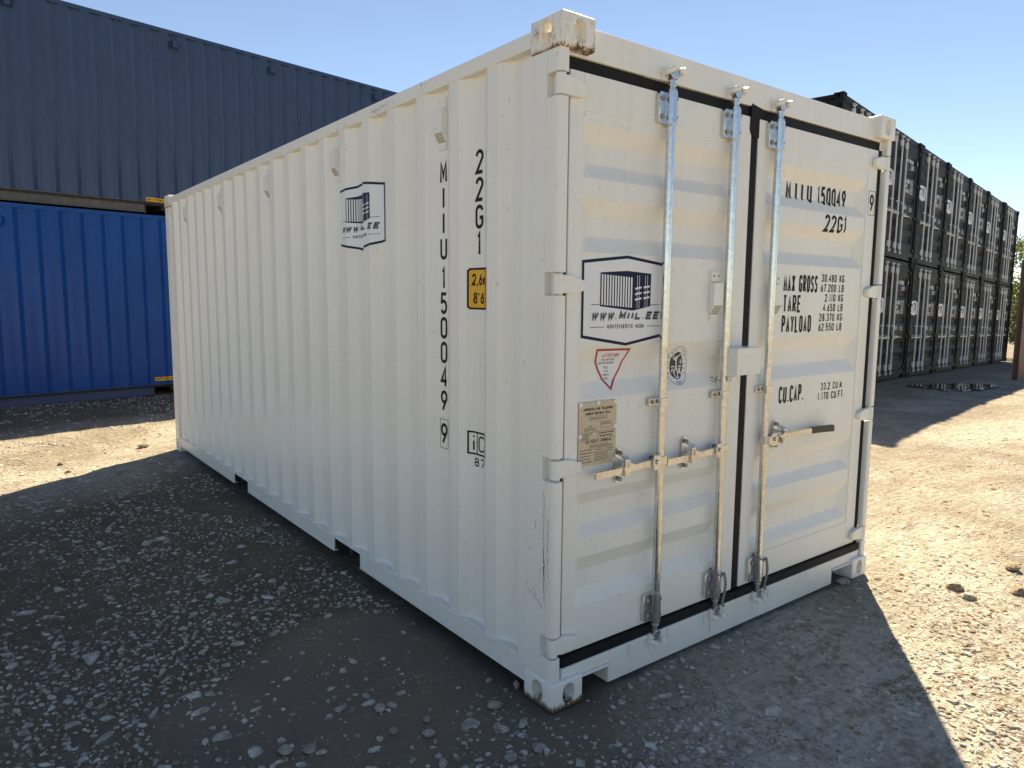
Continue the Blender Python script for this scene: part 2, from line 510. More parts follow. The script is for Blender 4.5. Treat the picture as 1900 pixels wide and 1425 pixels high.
def casting_mesh(name, top, hi, mats):
    """ISO corner casting for the corner x=0, y=0, with oval holes in its three outer faces."""
    def stad(w, h, n=8):
        if h >= w: r = w / 2; return arc(0, h / 2 - r, r, r, 0, 180, n) + arc(0, -(h / 2 - r), r, r, 180, 360, n)
        r = h / 2; return arc(w / 2 - r, 0, r, r, -90, 90, n) + arc(-(w / 2 - r), 0, r, r, 90, 270, n)
    b = MB(); b.box(0, .162, 0, .178, 0, .118)
    ob = bpy.data.objects.new('tmp', b.mesh('tmp', mats, None)); col.objects.link(ob)
    bv = ob.modifiers.new('b', 'BEVEL'); bv.width = .009; bv.segments = 3 if hi else 1; bv.limit_method = 'ANGLE'
    nn = 8 if hi else 3
    zz = (.02, .14) if top else (-.02, .098)
    cuts = []
    # three separate cutters keep the boolean clean
    for i in range(3):
        q = MB()
        if i == 0: q.prism([(x + .086, z + .060) for x, z in stad(.062, .084, nn)], 1, -.02, .150)
        if i == 1: q.prism([(y + .090, z + .060) for y, z in stad(.066, .086, nn)], 0, -.02, .140)
        if i == 2: q.prism([(x + .081, y + .089) for x, y in stad(.062, .112, nn)], 2, *zz)
        me = q.mesh('cut', mats, None)
        bm = bmesh.new(); bm.from_mesh(me); bmesh.ops.recalc_face_normals(bm, faces=bm.faces); bm.to_mesh(me); bm.free()
        co = bpy.data.objects.new('cut', me); col.objects.link(co); cuts.append(co)
        bo = ob.modifiers.new('c%d' % i, 'BOOLEAN'); bo.object = co; bo.operation = 'DIFFERENCE'; bo.solver = 'EXACT'
    dg = bpy.context.evaluated_depsgraph_get(); dg.update()
    me = bpy.data.meshes.new_from_object(ob.evaluated_get(dg)); me.name = name
    me.polygons.foreach_set('use_smooth', [True] * len(me.polygons)); me.set_sharp_from_angle(angle=R(40))
    for o in cuts + [ob]: bpy.data.objects.remove(o)
    return me

_cast_cache = {}
def castings(root, L, H, mat, hi, lab=None):
    key = (mat.name, hi)
    if key not in _cast_cache:
        d = {}
        for top in (0, 1):
            base = casting_mesh('corner_casting', top, hi, mat)
            for mx in (0, 1):
                for my in (0, 1):
                    me = base.copy() if (mx or my) else base
                    if mx or my:
                        me.transform(Matrix.Diagonal((-1 if mx else 1, -1 if my else 1, 1, 1)))
                        if mx != my: me.flip_normals()
                    d[(top, mx, my)] = me
        _cast_cache[key] = d
    for top in (0, 1):
        for mx in (0, 1):
            for my in (0, 1):
                o = bpy.data.objects.new('corner_casting', _cast_cache[key][(top, mx, my)]); col.objects.link(o)
                o.parent = root; o.location = (W if mx else 0, L if my else 0, H - .118 if top else 0)
                if lab and (top, mx, my) in lab:
                    o['label'] = lab[(top, mx, my)][0]; o.material_slots[0].link = 'OBJECT'; o.material_slots[0].material = lab[(top, mx, my)][1]

# door relief: (start z, full depth z, end of full depth, end z), scaled to the door height
GROOVES = [(2.243, 2.175, 2.107, 2.048), (1.975, 1.905, 1.836, 1.773), (1.415, 1.345, 1.276, 1.208), (.838, .781, .706, .652), (.574, .505, .428, .370)]
DDEP = .034; DY = .050
def door_depth(x, z, xa, xb):
    t = .05
    tx = min(max((x - xa) / t, 0), max((xb - x) / t, 0), 1)
    for a, b, c, d in GROOVES:
        if d < z < a:
            tz = (a - z) / (a - b) if z > b else (1 if z >= c else (z - d) / (c - d))
            return DDEP * min(tx, tz)
    return 0.0
DOORS = [(.083, 1.182, .152, 1.088), (1.236, 2.355, 1.312, 2.256)]     # leaf x0, x1, panel x0, x1
DZ0, DZ1 = .197, 2.418
HZ = [(2.313, 2.389), (1.611, 1.689), (.914, .998), (.212, .293)]       # hinge heights

def door_y(x, z):
    for x0, x1, xa, xb in DOORS:
        if xa <= x <= xb and .335 < z < 2.283: return DY + door_depth(x, z, xa, xb)
    return DY - .004

def build_door(root, i, body, hw, hi):
    x0, x1, xa, xb = DOORS[i]
    m = MB()
    fy = DY - .004; by = .095
    m.box(x0, xa, fy, by, DZ0, DZ1); m.box(xb, x1, fy, by, DZ0, DZ1)
    m.box(xa, xb, fy, by, 2.283, DZ1); m.box(xa, xb, fy, by, DZ0, .335)
    nx = 5 if hi else 1
    xs = [xa + .05 * k / nx for k in range(nx + 1)] + [xb - .05 + .05 * k / nx for k in range(nx + 1)]
    zs = {.335, 2.283}
    for g in GROOVES:
        for p, q in ((g[0], g[1]), (g[2], g[3])):
            for k in range(nx + 1): zs.add(round(p + (q - p) * k / nx, 5))
    zs = sorted(zs)
    vs = [(x, DY + door_depth(x, z, xa, xb), z) for z in zs for x in xs]
    n = len(xs)
    m.add(vs, [(j * n + k, j * n + k + 1, (j + 1) * n + k + 1, (j + 1) * n + k) for j in range(len(zs) - 1) for k in range(n - 1)])
    d = m.build('door', body, root, smooth=25, bevel=.0025 if hi else 0)
    # rubber seal
    g = MB(); gy = DY + .002; gb = .07
    L_, R_ = (.069, 1.181) if i == 0 else (1.2365, 2.388)
    if i == 0:
        g.box(.069, 1.190, gy, gb, DZ1 + .002, 2.463); g.box(.069, 1.190, .0262, gb, .1535, DZ0 - .006); g.box(.069, .081, gy, gb, DZ0 - .002, DZ1 + .002)
    else:
        g.box(1.190, 2.388, gy, gb, DZ1 + .002, 2.463); g.box(1.190, 2.388, .0262, gb, .1535, DZ0 - .006); g.box(2.3565, 2.3868, .0440, .0496, DZ0 - .006, DZ1 + .002)
        g.box(1.184, 1.234, gy - .003, gb, DZ0 - .002, DZ1 + .002)
        g.prism([(1.170, 2.475), (1.252, 2.462), (1.270, 2.44), (1.234, 2.415), (1.234, 2.33), (1.184, 2.33), (1.166, 2.36)], 1, gy - .012, gy + .02)
    g.build('gasket', BLACK, d, bevel=.004 if hi else 0)
    # hinges
    h = MB()
    for z0, z1 in HZ[:1]:
        c = (z1 - z0) / 2
        h.prism([(.036, -c + .004), (.12, -c + .006), (.152, -c * .55), (.152, c * .35), (.10, c * .8), (.060, c - .004), (.036, c - .004)], 1, .020, .044)
        h.cyl((.024, .030, -c + .001), (.024, .030, c - .001), .0195, n=14)
    hm = (h if i == 0 else h.mirror()).mesh('hinge', body, 35)
    for z0, z1 in HZ:
        o = bpy.data.objects.new('hinge', hm); col.objects.link(o); o.parent = d; o.location = (0, 0, (z0 + z1) / 2)
        if hi:
            b = o.modifiers.new('edge', 'BEVEL'); b.width = .003; b.segments = 2; b.limit_method = 'ANGLE'; b.angle_limit = R(50)
    # locking gear
    for xr in ((.600, 1.019) if i == 0 else (1.357,)):
        r = MB(); ry = .018; nn = 16 if hi else 6
        r.cyl((xr, ry, .20), (xr, ry, 2.42), .0176, n=nn)
        for zt, s in ((2.42, 1), (.215, -1)):
            r.cyl((xr, ry, zt), (xr, ry, zt + s * .046), .0135, n=nn)
            if hi: r.cyl((xr, ry, zt + s * .018), (xr, ry, zt + s * .028), .017, n=nn)
            zc = zt + s * .046
            r.prism([(xr - .015, zc), (xr + .015, zc), (xr + .026, zc + s * .014), (xr + .017, zc + s * .022), (xr + .022, zc + s * .040), (xr - .018, zc + s * .044), (xr - .014, zc + s * .022), (xr - .028, zc + s * .012)][::s], 1, ry - .018, ry + .016)
        r.build('lock_rod', hw, d, bevel=.002 if hi else 0)
        # cam keepers welded to header and sill, painted with the body
        for zc, s, yb in ((2.486, 1, .0418), (.134, -1, .0218)):
            k = MB()
            k.box(xr - .040, xr + .042, yb - .012, yb, zc - .026, zc + .026)
            if hi:
                k.tube([(xr - .034, yb - .006, zc + s * .000), (xr - .038, .006, zc + s * .004), (xr - .030, -.006, zc + s * .010), (xr - .012, -.010, zc + s * .018)], [.011, .012, .012, .008], 8)
                k.tube([(xr + .034, yb - .006, zc + s * .006), (xr + .037, .006, zc + s * .008), (xr + .034, -.006, zc + s * .012), (xr + .029, -.010, zc + s * .024)], [.012, .013, .013, .010], 8)
            else:
                k.box(xr - .038, xr - .020, -.012, yb - .012, zc - .012, zc + .012); k.box(xr + .020, xr + .040, -.012, yb - .012, zc - .012, zc + .012)
            k.build('cam_keeper', body if hi else hw, d)
        # guide sleeves at both ends
        for z0, z1 in ((2.293, 2.419), (.212, .336)):
            s_ = MB()
            s_.cyl((xr, ry, z0), (xr, ry, z1), .0240, n=nn)
            if hi:
                for zz in (z0 - .008, z1 - .001): s_.cyl((xr, ry, zz), (xr, ry, zz + .010), .0205, n=nn)
            s_.box(xr - .0235, xr + .004, ry, DY - .005, z0 + .002, z1 - .002)
            s_.prism([(xr - .062, z0 + .012), (xr - .054, z0 + .002), (xr - .020, z0 + .002), (xr - .020, z1 - .002), (xr - .054, z1 - .002), (xr - .062, z1 - .012)], 1, DY - .024, DY - .005)
            if hi:
                for zz in (z0 + .028, z1 - .028):
                    s_.cyl((xr - .043, DY - .030, zz), (xr - .043, DY - .020, zz), .0100, .0105, 10, 1)
                    s_.cyl((xr + .0195, ry - .0130, zz), (xr + .0220, ry - .0150, zz), .0062, n=10, mi=2)
            s_.build('rod_guide', [hw, SCUFF, BLACK], d, bevel=.002 if hi else 0)
        c = MB()
        c.box(xr - .062, xr - .020, DY - .020, DY - .005, 1.157, 1.187)
        c.prism([(xr - .060, DY - .012), (xr - .028, DY - .012), (xr - .022, ry - .016), (xr - .010, ry - .023), (xr + .012, ry - .023), (xr + .024, ry - .010), (xr + .024, DY - .005), (xr - .060, DY - .005)], 2, 1.155, 1.189)
        if hi:
            c.cyl((xr - .046, DY - .024, 1.172), (xr - .046, DY - .012, 1.172), .009, n=10, mi=1)
            c.cyl((xr + .0245, ry, 1.172), (xr + .026, ry, 1.172), .006, n=10, mi=2)
        c.build('rod_clamp', [hw, SCUFF, BLACK], d, bevel=.002 if hi else 0)
        # handle, pivoting on a bracket and held in a catch on the door
        sgn = -1 if i == 0 else 1
        ln = .355 if i == 0 else .575
        hd = MB(); zc = .925
        hx = xr + sgn * .024
        hd.box(min(hx, hx + sgn * .046), max(hx, hx + sgn * .046), -.012, -.003, zc - .032, zc + .028)
        hd.box(min(hx, hx + sgn * .046), max(hx, hx + sgn * .046), .018, .026, zc - .028, zc + .024)
        hd.box(xr - .020, xr + .020, -.004, .026, zc - .02, zc + .016)
        hd.box(min(xr, hx), max(xr, hx), -.0118, -.0042, zc - .02, zc + .016)
        if hi: hd.cyl((hx + sgn * .024, -.019, zc), (hx + sgn * .024, .028, zc), .010, n=12)
        nseg = 8
        for k in range(nseg):
            a = k / nseg; b = (k + 1) / nseg
            def P(t):
                x = hx + sgn * (.012 + t * ln)
                return x, .007 - .006 * math.sin(t * 2.6), zc + (-.003 - .012 * t if i == 0 else -.006 + .012 * math.sin(t * 3)), .0145 - .002 * math.sin(t * 3)
            (xa_, ya, za, ha), (xb_, yb, zb, hb) = P(a), P(b)
            mi = 1 if (i == 1 and a >= .58) else 0
            e = .003 if mi else 0
            vs = [(xa_, ya - .006 - e, za - ha - e), (xb_, yb - .006 - e, zb - hb - e), (xb_, yb + .006 + e, zb - hb - e), (xa_, ya + .006 + e, za - ha - e),
                  (xa_, ya - .006 - e, za + ha + e), (xb_, yb - .006 - e, zb + hb + e), (xb_, yb + .006 + e, zb + hb + e), (xa_, ya + .006 + e, za + ha + e)]
            fs = [(0, 3, 2, 1), (4, 5, 6, 7), (0, 1, 5, 4), (2, 3, 7, 6)]
            if k == 0 or (mi and a < .58 + 1 / nseg): fs.append((3, 0, 4, 7))
            if k == nseg - 1: fs.append((1, 2, 6, 5))
            if sgn < 0: fs = [f[::-1] for f in fs]
            hd.add(vs, fs, mi)
        hd.build('door_handle', [hw, GRIP], d)
        ct = MB(); cx = (.372 if xr < .8 else .784) if i == 0 else 1.482
        zt = .925 if i == 0 else .932
        ct.prism([(cx + .019 * math.cos(R(t)), zt + (.052 if t <= 180 else -.052) + .019 * math.sin(R(t))) for t in range(0, 360, 20 if hi else 90)], 1, DY - .012, DY - .004)
        ct.box(cx - .013, cx + .013, -.006, DY - .010, zt - .034, zt - .024)
        ct.box(cx - .013, cx + .013, -.006, DY - .010, zt + .020, zt + .028)
        ct.prism([(-.016, zt - .034), (-.006, zt - .034), (-.006, zt + .028), (.000, zt + .040), (.030, zt + .048), (.030, zt + .054), (-.006, zt + .048), (-.016, zt + .034)], 0, cx - .015, cx + .010)
        sg2 = 1 if i == 0 else -1
        ct.prism([(cx, zt + .026), (cx + sg2 * .030, zt + .012), (cx + sg2 * .058, zt + .010), (cx + sg2 * .034, zt - .004), (cx, zt + .000)][::sg2], 1, -.022, -.0162)
        if hi:
            for zz in (zt + .054, zt - .054): ct.cyl((cx, DY - .024, zz), (cx, DY - .010, zz), .0095, n=10, mi=1)
        ct.build('handle_catch', [hw, SCUFF], d)
    return d

def vent_mesh(mat):
    """Small cowl vent for the side wall: flat head with two rivets, box body, louvred slanted foot (local, facing -x, centre y=0, top z=0)."""
    m = MB()
    m.box(-.012, .002, -.034, .034, -.045, .0)
    m.prism([(.002, -.045), (-.030, -.050), (-.030, -.150), (-.006, -.190), (.002, -.190)], 1, -.034, .034)
    m.box(-.010, .002, -.030, .030, -.222, -.190)
    for s in (-.018, .018): m.cyl((-.016, s, -.020), (-.011, s, -.020), .006, n=8)
    m.cyl((-.014, 0, -.206), (-.009, 0, -.206), .006, n=8)
    for k in range(5):
        t = (k + .5) / 5
        x = -.030 + .024 * t; z = -.150 - .040 * t
        for s in (-.022, -.0075, .0075, .022): m.box(x - .0035, x + .001, s - .005, s + .005, z - .0030, z + .0012, 1)
    return m.mesh('vent', [mat, VENTH], None)

def container(name, loc, rz, L, H, body, rail, hw, hi=False, doors=True, recess=False, pockets=(), vents=(), castmat=None, castlab=None):
    root = empty(name, loc, rz)
    pr = side_profile(L)
    zt, zb = H - .086, .158
    # pressed side sheets
    for mx in (0, 1):
        m = MB(); n = len(pr)
        m.add([(x, y, zb) for y, x in pr] + [(x, y, zt) for y, x in pr], [(i + 1, i, n + i, n + i + 1) for i in range(n - 1)])
        (m if not mx else m.mirror()).build('side_wall', body, root, smooth=20)
    # front end sheet
    m = MB(); ws = []
    x = .10
    while x + .25 < W - .09:
        ws += [(x, L - .05), (x + .08, L - .05), (x + .11, L - .012), (x + .22, L - .012)]; x += .25
    ws += [(W - .09, L - .05)]
    n = len(ws)
    m.add([(a, b, zb) for a, b in ws] + [(a, b, zt) for a, b in ws], [(i, i + 1, n + i + 1, n + i)[::-1] for i in range(n - 1)])
    m.build('end_wall', body, root, smooth=20)
    # roof, floor
    m = MB(); rp = []
    y = .10
    while y < L - .2:
        rp += [(y, H - .045), (y + .09, H - .045), (y + .11, H - .028), (y + .19, H - .028)]; y += .21
    rp += [(L - .03, H - .045)]
    n = len(rp)
    m.add([(.03, a, b) for a, b in rp] + [(W - .03, a, b) for a, b in rp], [(i, n + i, n + i + 1, i + 1) for i in range(n - 1)])
    m.build('roof', body, root, smooth=20)
    m = MB(); m.box(.02, W - .02, .06, L - .03, .128, .150)
    y = .4
    while y < L - .3:
        m.box(.06, W - .06, y, y + .045, .06, .127); y += .30
    for a, b in pockets:
        for yy in (a - .008, b): m.box(.030, W - .030, yy, yy + .008, .03, .127)
    m.build('floor_frame', DARKIN, root)
    # rails
    for mx in (0, 1):
        m = MB()
        m.box(.004, .064, .15, L - .15, H - .088, H - .030)
        (m if not mx else m.mirror()).build('top_rail', body, root, bevel=.003 if hi else 0)
        m = MB()
        segs = []; a = .1785
        for p, q in pockets: segs.append((a, p)); a = q
        segs.append((a, L - .1785))
        xw = .055 if recess else .0065
        m.box(.0025, .075, .2265, L - .1605, .146 if not recess else .160, .158 if not recess else .172)
        for p, q in segs:
            m.box(xw, xw + .008, p, q, .068 if not recess else .012, .146 if not recess else .160)
            m.box(xw - .004 if not recess else xw - .03, xw + .05, p, q, .060 if not recess else .004, .068 if not recess else .012)
        (m if not mx else m.mirror()).build('bottom_rail', rail, root, bevel=.002 if hi else 0)
    # posts
    for mx in (0, 1):
        m = MB(); m.box(.004, .11, L - .16, L - .004, .118, H - .118)
        (m if not mx else m.mirror()).build('corner_post', body, root, bevel=.004 if hi else 0)
        m = MB()
        if not doors: m.box(.004, .0665, .058, .226, .118, H - .118)
        m.box(.040, .0665, .050, .0578, .118, H - .118)
        if doors:
            zq = [.118]
            for a, b in HZ[::-1]: zq += [a - .003, b + .003]
            zq.append(H - .118)
            m.box(.004, .0665, .084, .226, .118, H - .118)
            m.box(.034, .0665, .0582, .0838, .118, H - .118)
            for a, b in zip(zq[::2], zq[1::2]): m.box(.004, .0338, .0582, .0838, a, b)
            zz = [.118]
            for a, b in HZ[::-1]: zz += [a - .003, b + .003]
            zz.append(H - .118)
            for a, b in zip(zz[::2], zz[1::2]):
                rr = .019
                pts = [(.004, .058), (.004, .030)] + [(.023 - rr * math.cos(R(t)), .030 - rr * math.sin(R(t))) for t in range(15, 91, 15)] + [(.046, .013), (.050, .018), (.050, .058)]
                m.prism(pts, 2, a, b)
        else:
            m.box(.004, .0665, .008, .0578, .118, H - .118)
        (m if not mx else m.mirror()).build('corner_post', body, root, bevel=.002 if hi else 0)
    # header and sill
    m = MB()
    m.box(.0668, W - .0668, .042, .10, 2.4635 if doors else H - .13, H - .016)
    m.build('door_header', body, root, bevel=.004 if hi else 0)
    m = MB()
    m.box(.332, W - .36, .022, .030, .014, .1530)
    m.box(.0668, .3318, .0222, .048, .1022, .1530); m.box(W - .3598, W - .0668, .0222, .048, .1022, .1530)
    m.box(.163, .3318, .010, .0398, .093, .102); m.box(W - .3598, W - .163, .010, .0398, .093, .102)
    m.box(.3238, .3318, .022, .12, .014, .0918); m.box(W - .3598, W - .3518, .022, .12, .014, .0918)
    m.box(.332, W - .36, .0302, .12, .138, .1528)
    m.build('door_sill', body, root, bevel=.003 if hi else 0)
    castings(root, L, H, castmat or body, hi, castlab)
    ds = []
    if doors:
        ds = [build_door(root, i, body, hw, hi) for i in (0, 1)]
    else:
        m = MB(); m.box(.067, W - .067, .05, .09, .15, H - .13); m.build('door', body, root)
    if vents:
        vm = vent_mesh(body) if hi else None
        for y, z in vents:
            if hi:
                o = bpy.data.objects.new('vent', vm); col.objects.link(o); o.parent = root; o.location = (prof_at(pr, y), y, z)
            else:
                q = MB(); xx = INX
                q.prism([(-.040, z - .09), (-.040, z + .01), (.046, z + .02), (.046, z - .11), (.01, z - .11)], 1, y - .04, y + .04)
                q.box(.03, .046, y - .05, y + .05, z - .14, z + .05)
                q.build('vent', rail if False else body, root, bevel=.004)
    return root, ds, pr

# ------------------------------------------------------------------ ground
def ground_material():
    m = NT('dirt_yard')
    p = m.pos()
    big = m.noise(p, .55, 5, .6)
    mid = m.noise(p, 3.2, 6, .62, .3)
    fine = m.noise(p, 26, 6, .65)
    grit = m.noise(p, 120, 3, .6)
    dry = m.ramp(mid, [(.30, (0.238, 0.204, 0.155)), (.55, (0.315, 0.280, 0.222)), (.75, (0.385, 0.352, 0.290))])
    dry = m.mix(m.ramp(fine, [(.35, .55), (.62, 0.0)]), dry, (0.215, 0.170, 0.115))
    # crushed limestone trodden into the surface
    cr = m.ramp(m.noise(p, 1.1, 5, .65, .5), [(.44, 0.0), (.62, 1.0)])
    dry = m.mix(m.math('MULTIPLY', cr, m.ramp(fine, [(.38, 0.1), (.60, .85)])), dry, (0.56, 0.52, 0.445))
    ch = m.n('ShaderNodeAttribute', attribute_name='chalk')
    dry = m.mix(m.math('MULTIPLY', ch.outputs['Fac'], m.ramp(m.mix(.5, mid, fine), [(.40, 0.0), (.56, .9)])), dry, (0.56, 0.53, 0.465))
    # darker soil: part moisture, part the containers' shade put into the colour
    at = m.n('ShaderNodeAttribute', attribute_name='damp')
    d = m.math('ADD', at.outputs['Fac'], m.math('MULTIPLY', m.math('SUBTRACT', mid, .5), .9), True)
    shade_soil = m.ramp(m.mix(.5, fine, big), [(.35, (0.112, 0.086, 0.060)), (.65, (0.200, 0.156, 0.110))])
    c = m.mix(d, dry, shade_soil)
    mu = m.n('ShaderNodeAttribute', attribute_name='mud')
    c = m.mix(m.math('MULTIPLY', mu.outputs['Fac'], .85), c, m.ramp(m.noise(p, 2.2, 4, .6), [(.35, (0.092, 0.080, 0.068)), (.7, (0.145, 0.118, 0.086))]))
    # small flat chips of stone
    vo = m.n('ShaderNodeTexVoronoi', feature='F1'); m.l(m.pos((1, 1, .2)), vo.inputs['Vector']); vo.inputs['Scale'].default_value = 42
    vr = m.n('ShaderNodeTexVoronoi', feature='F1'); m.l(m.pos((1, 1, .2)), vr.inputs['Vector']); vr.inputs['Scale'].default_value = 42
    sepc = m.n('ShaderNodeSeparateColor'); m.l(vr.outputs['Color'], sepc.inputs[0])
    chip = m.math('MULTIPLY', m.ramp(vo.outputs['Distance'], [(.30, 1.0), (.38, 0.0)]), m.ramp(sepc.outputs[0], [(.70, 0.0), (.72, 1.0)]))
    chip = m.math('MULTIPLY', chip, m.math('SUBTRACT', 1.0, m.math('MULTIPLY', mu.outputs['Fac'], .9)))
    c = m.mix(m.math('MULTIPLY', chip, .75), c, m.mix(sepc.outputs[1], (0.26, 0.235, 0.20), (0.46, 0.44, 0.40)))
    m.setc(c)
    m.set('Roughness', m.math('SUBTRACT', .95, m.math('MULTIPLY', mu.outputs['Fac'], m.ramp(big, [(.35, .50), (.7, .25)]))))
    m.set('Specular IOR Level', .35)
    h = m.math('ADD', m.math('ADD', m.math('MULTIPLY', fine, .030), m.math('MULTIPLY', grit, .007)), m.math('MULTIPLY', mid, .04))
    tr = m.n('ShaderNodeMapping'); m.l(p, tr.inputs[0]); tr.inputs['Rotation'].default_value = (0, 0, -.5); tr.inputs['Scale'].default_value = (2.2, 11, 1)
    h = m.math('ADD', h, m.math('MULTIPLY', m.noise(tr.outputs[0], 1.6, 6, .7, .8), .045))
    h = m.math('ADD', h, m.math('MULTIPLY', chip, .004))
    rg = m.n('ShaderNodeBump'); m.l(h, rg.inputs['Height']); rg.inputs['Distance'].default_value = 1.0
    m.l(m.math('SUBTRACT', .95, m.math('MULTIPLY', mu.outputs['Fac'], .75)), rg.inputs['Strength'])
    m.l(rg.outputs[0], m.b.inputs['Normal'])
    return m.m

def shade_damp_mask(x, y):  # painted darkening that follows the ground the containers shade
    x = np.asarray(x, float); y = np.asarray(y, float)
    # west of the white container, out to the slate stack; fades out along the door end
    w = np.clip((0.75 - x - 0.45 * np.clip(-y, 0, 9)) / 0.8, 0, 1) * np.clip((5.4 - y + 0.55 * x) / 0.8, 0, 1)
    w = w * np.clip((x + 2.7) / 0.7, 0, 1) * np.clip((y + 1.9) / 0.6, 0, 1)      # ends near the shadow edge; sunlit soil keeps the pale colour
    b = np.clip((-0.183 * x + 0.983 * y - 8.0) / 0.7, 0, 1)  # same darkening over the strip shaded by the blue and slate stack
    f = np.clip((-0.1615 * x + 0.987 * y - 1.2) / 0.9, 0, 1) * (x > 6.5) * .55  # weaker darkening where the shadow of the dark row falls
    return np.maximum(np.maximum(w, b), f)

N = 640
def warp(n, c, a, b):
    t = np.linspace(-1, 1, n); return c + a * np.sinh(b * t)
gx = warp(N, 0.6, 1.5, 6.7); gyv = warp(N, 1.2, 1.5, 6.7)
GX, GY = np.meshgrid(gx, gyv)
GZ = ground_z(GX, GY)
far = np.clip((np.hypot(GX, GY) - 40) / 40, 0, 1)
GZ = GZ * (1 - far) + ground_base(GX) * far
me = bpy.data.meshes.new('ground')
me.vertices.add(N * N)
me.vertices.foreach_set('co', np.stack([GX, GY, GZ], -1).astype(np.float32).ravel())
idx = np.arange(N * N).reshape(N, N)
quads = np.stack([idx[:-1, :-1], idx[:-1, 1:], idx[1:, 1:], idx[1:, :-1]], -1).reshape(-1, 4)
me.loops.add(quads.size); me.loops.foreach_set('vertex_index', quads.astype(np.int32).ravel())
me.polygons.add(len(quads))
me.polygons.foreach_set('loop_start', (np.arange(len(quads)) * 4).astype(np.int32))
me.polygons.foreach_set('use_smooth', np.ones(len(quads), bool))
me.update(calc_edges=True)
def chalk_mask(x, y):
    r = np.zeros_like(x)
    for u, v, a, b_, k in ((1690, 1000, .55, .30, 1.0), (1840, 803, 1.6, .5, 1.0), (1790, 1065, .45, .25, .9), (1640, 1290, 1.1, .6, 1.3), (1450, 1380, .6, .5, 1.1), (1780, 1330, .7, .5, .9), (150, 880, 1.2, .5, .6)):
        p, t = px_ground(u, v)
        r = np.maximum(r, k * np.exp(-(((x - p.x) / a) ** 2 + ((y - p.y) / b_) ** 2)))
    return r
for nm, fn in (('damp', shade_damp_mask), ('mud', mud_mask), ('chalk', chalk_mask)):
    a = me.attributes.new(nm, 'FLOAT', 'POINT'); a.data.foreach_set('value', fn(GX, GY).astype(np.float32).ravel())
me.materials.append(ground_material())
ground = bpy.data.objects.new('ground', me); col.objects.link(ground); ground['kind'] = 'structure'

# ------------------------------------------------------------------ the white container
VY = [Y0 + PITCH * k + .1045 for k in (1, 5, 9, 13, 17)]
PK = [(1.690, 2.045), (3.700, 4.050)]
white, wdoors, wpr = container('shipping_container', (0, 0, 0), 0, 6.058, 2.591, WHITE, WHITE, GALV, hi=True, pockets=PK, vents=[(y, 2.470) for y in VY], castmat=CASTW,
    castlab={(0, 0, 0): ('white corner casting with a rusty lower edge', CASTW1), (1, 0, 0): ('white corner casting streaked with rust', CASTW2), (1, 0, 1): ('white corner casting with rust spots', CASTW2)})
tag(white, 'white twenty-foot shipping container with closed doors in the middle of the yard', 'shipping container')

ZBR = sorted({z for g in GROOVES for z in g})
YBR = [y for y, x in wpr]
def map_door(a, b, h): return (a, door_y(a, b) - h, b)
def map_side(a, b, h): return (prof_at(wpr, -a) - h, -a, b)      # a runs to the right as seen from outside: a = -y

def logo(D, ox, oz, mats=(0, 1)):
    """Sticker: white hexagon with navy border, a small container drawing and the web address. mats: white, navy."""
    wv, nv = mats
    def T(x, z): return (ox + x, oz + z)
    hexo = [T(0, -.142), T(.240, -.178), T(.480, -.142), T(.480, .142), T(.240, .168), T(0, .142)]
    D.poly([T(-.008, -.148), T(.240, -.186), T(.488, -.148), T(.488, .148), T(.240, .176), T(-.008, .148)], wv)
    D.stroke(hexo, .012, nv, .0003, closed=True)
    D.poly([T(.092, -.026), T(.278, -.044), T(.278, .106), T(.092, .104)], nv, .0003)
    D.poly([T(.278, -.044), T(.380, -.026), T(.380, .106), T(.278, .106)], nv, .0003)
    D.poly([T(.092, .104), T(.278, .106), T(.380, .106), T(.240, .114)], nv, .00038)
    for k in range(12):
        x = .099 + k * .0148
        D.poly([T(x, -.020 - .001 * k), T(x + .0085, -.021 - .001 * k), T(x + .0085, .097 - .0008 * k), T(x, .098 - .0008 * k)], wv, .0007)
    for x in (.300, .312, .347, .360):
        D.stroke([T(x, -.034), T(x - .001, .098)], .0022, wv, .0006)
    for z in (.000, .022, .044):
        D.stroke([T(.287, z), T(.324, z + .006)], .0075, wv, .0009); D.stroke([T(.336, z + .006), T(.372, z + .011)], .0075, wv, .0009)
    D.stroke([T(.046, -.020), T(.091, -.020)], .0025, nv, .0003); D.stroke([T(.381, -.020), T(.434, -.020)], .0025, nv, .0003)
    D.text('WWW.MIIL.EE', ox + .045, ox + .432, oz - .080, .033, .0100, nv, .0003, gap=.22, shear=.35)
    for k in range(4):
        D.stroke([T(.040, -.055 - k * .0066), T(.446, -.055 - k * .0066)], .0007, wv, .0009)
    D.text('KONTEINERITE MÜÜK', ox + .135, ox + .345, oz - .114, .0165, .0032, nv, .0003, gap=.34)
    D.stroke([T(.042, -.107), T(.118, -.107)], .0025, nv, .0003); D.stroke([T(.362, -.107), T(.438, -.107)], .0025, nv, .0003)

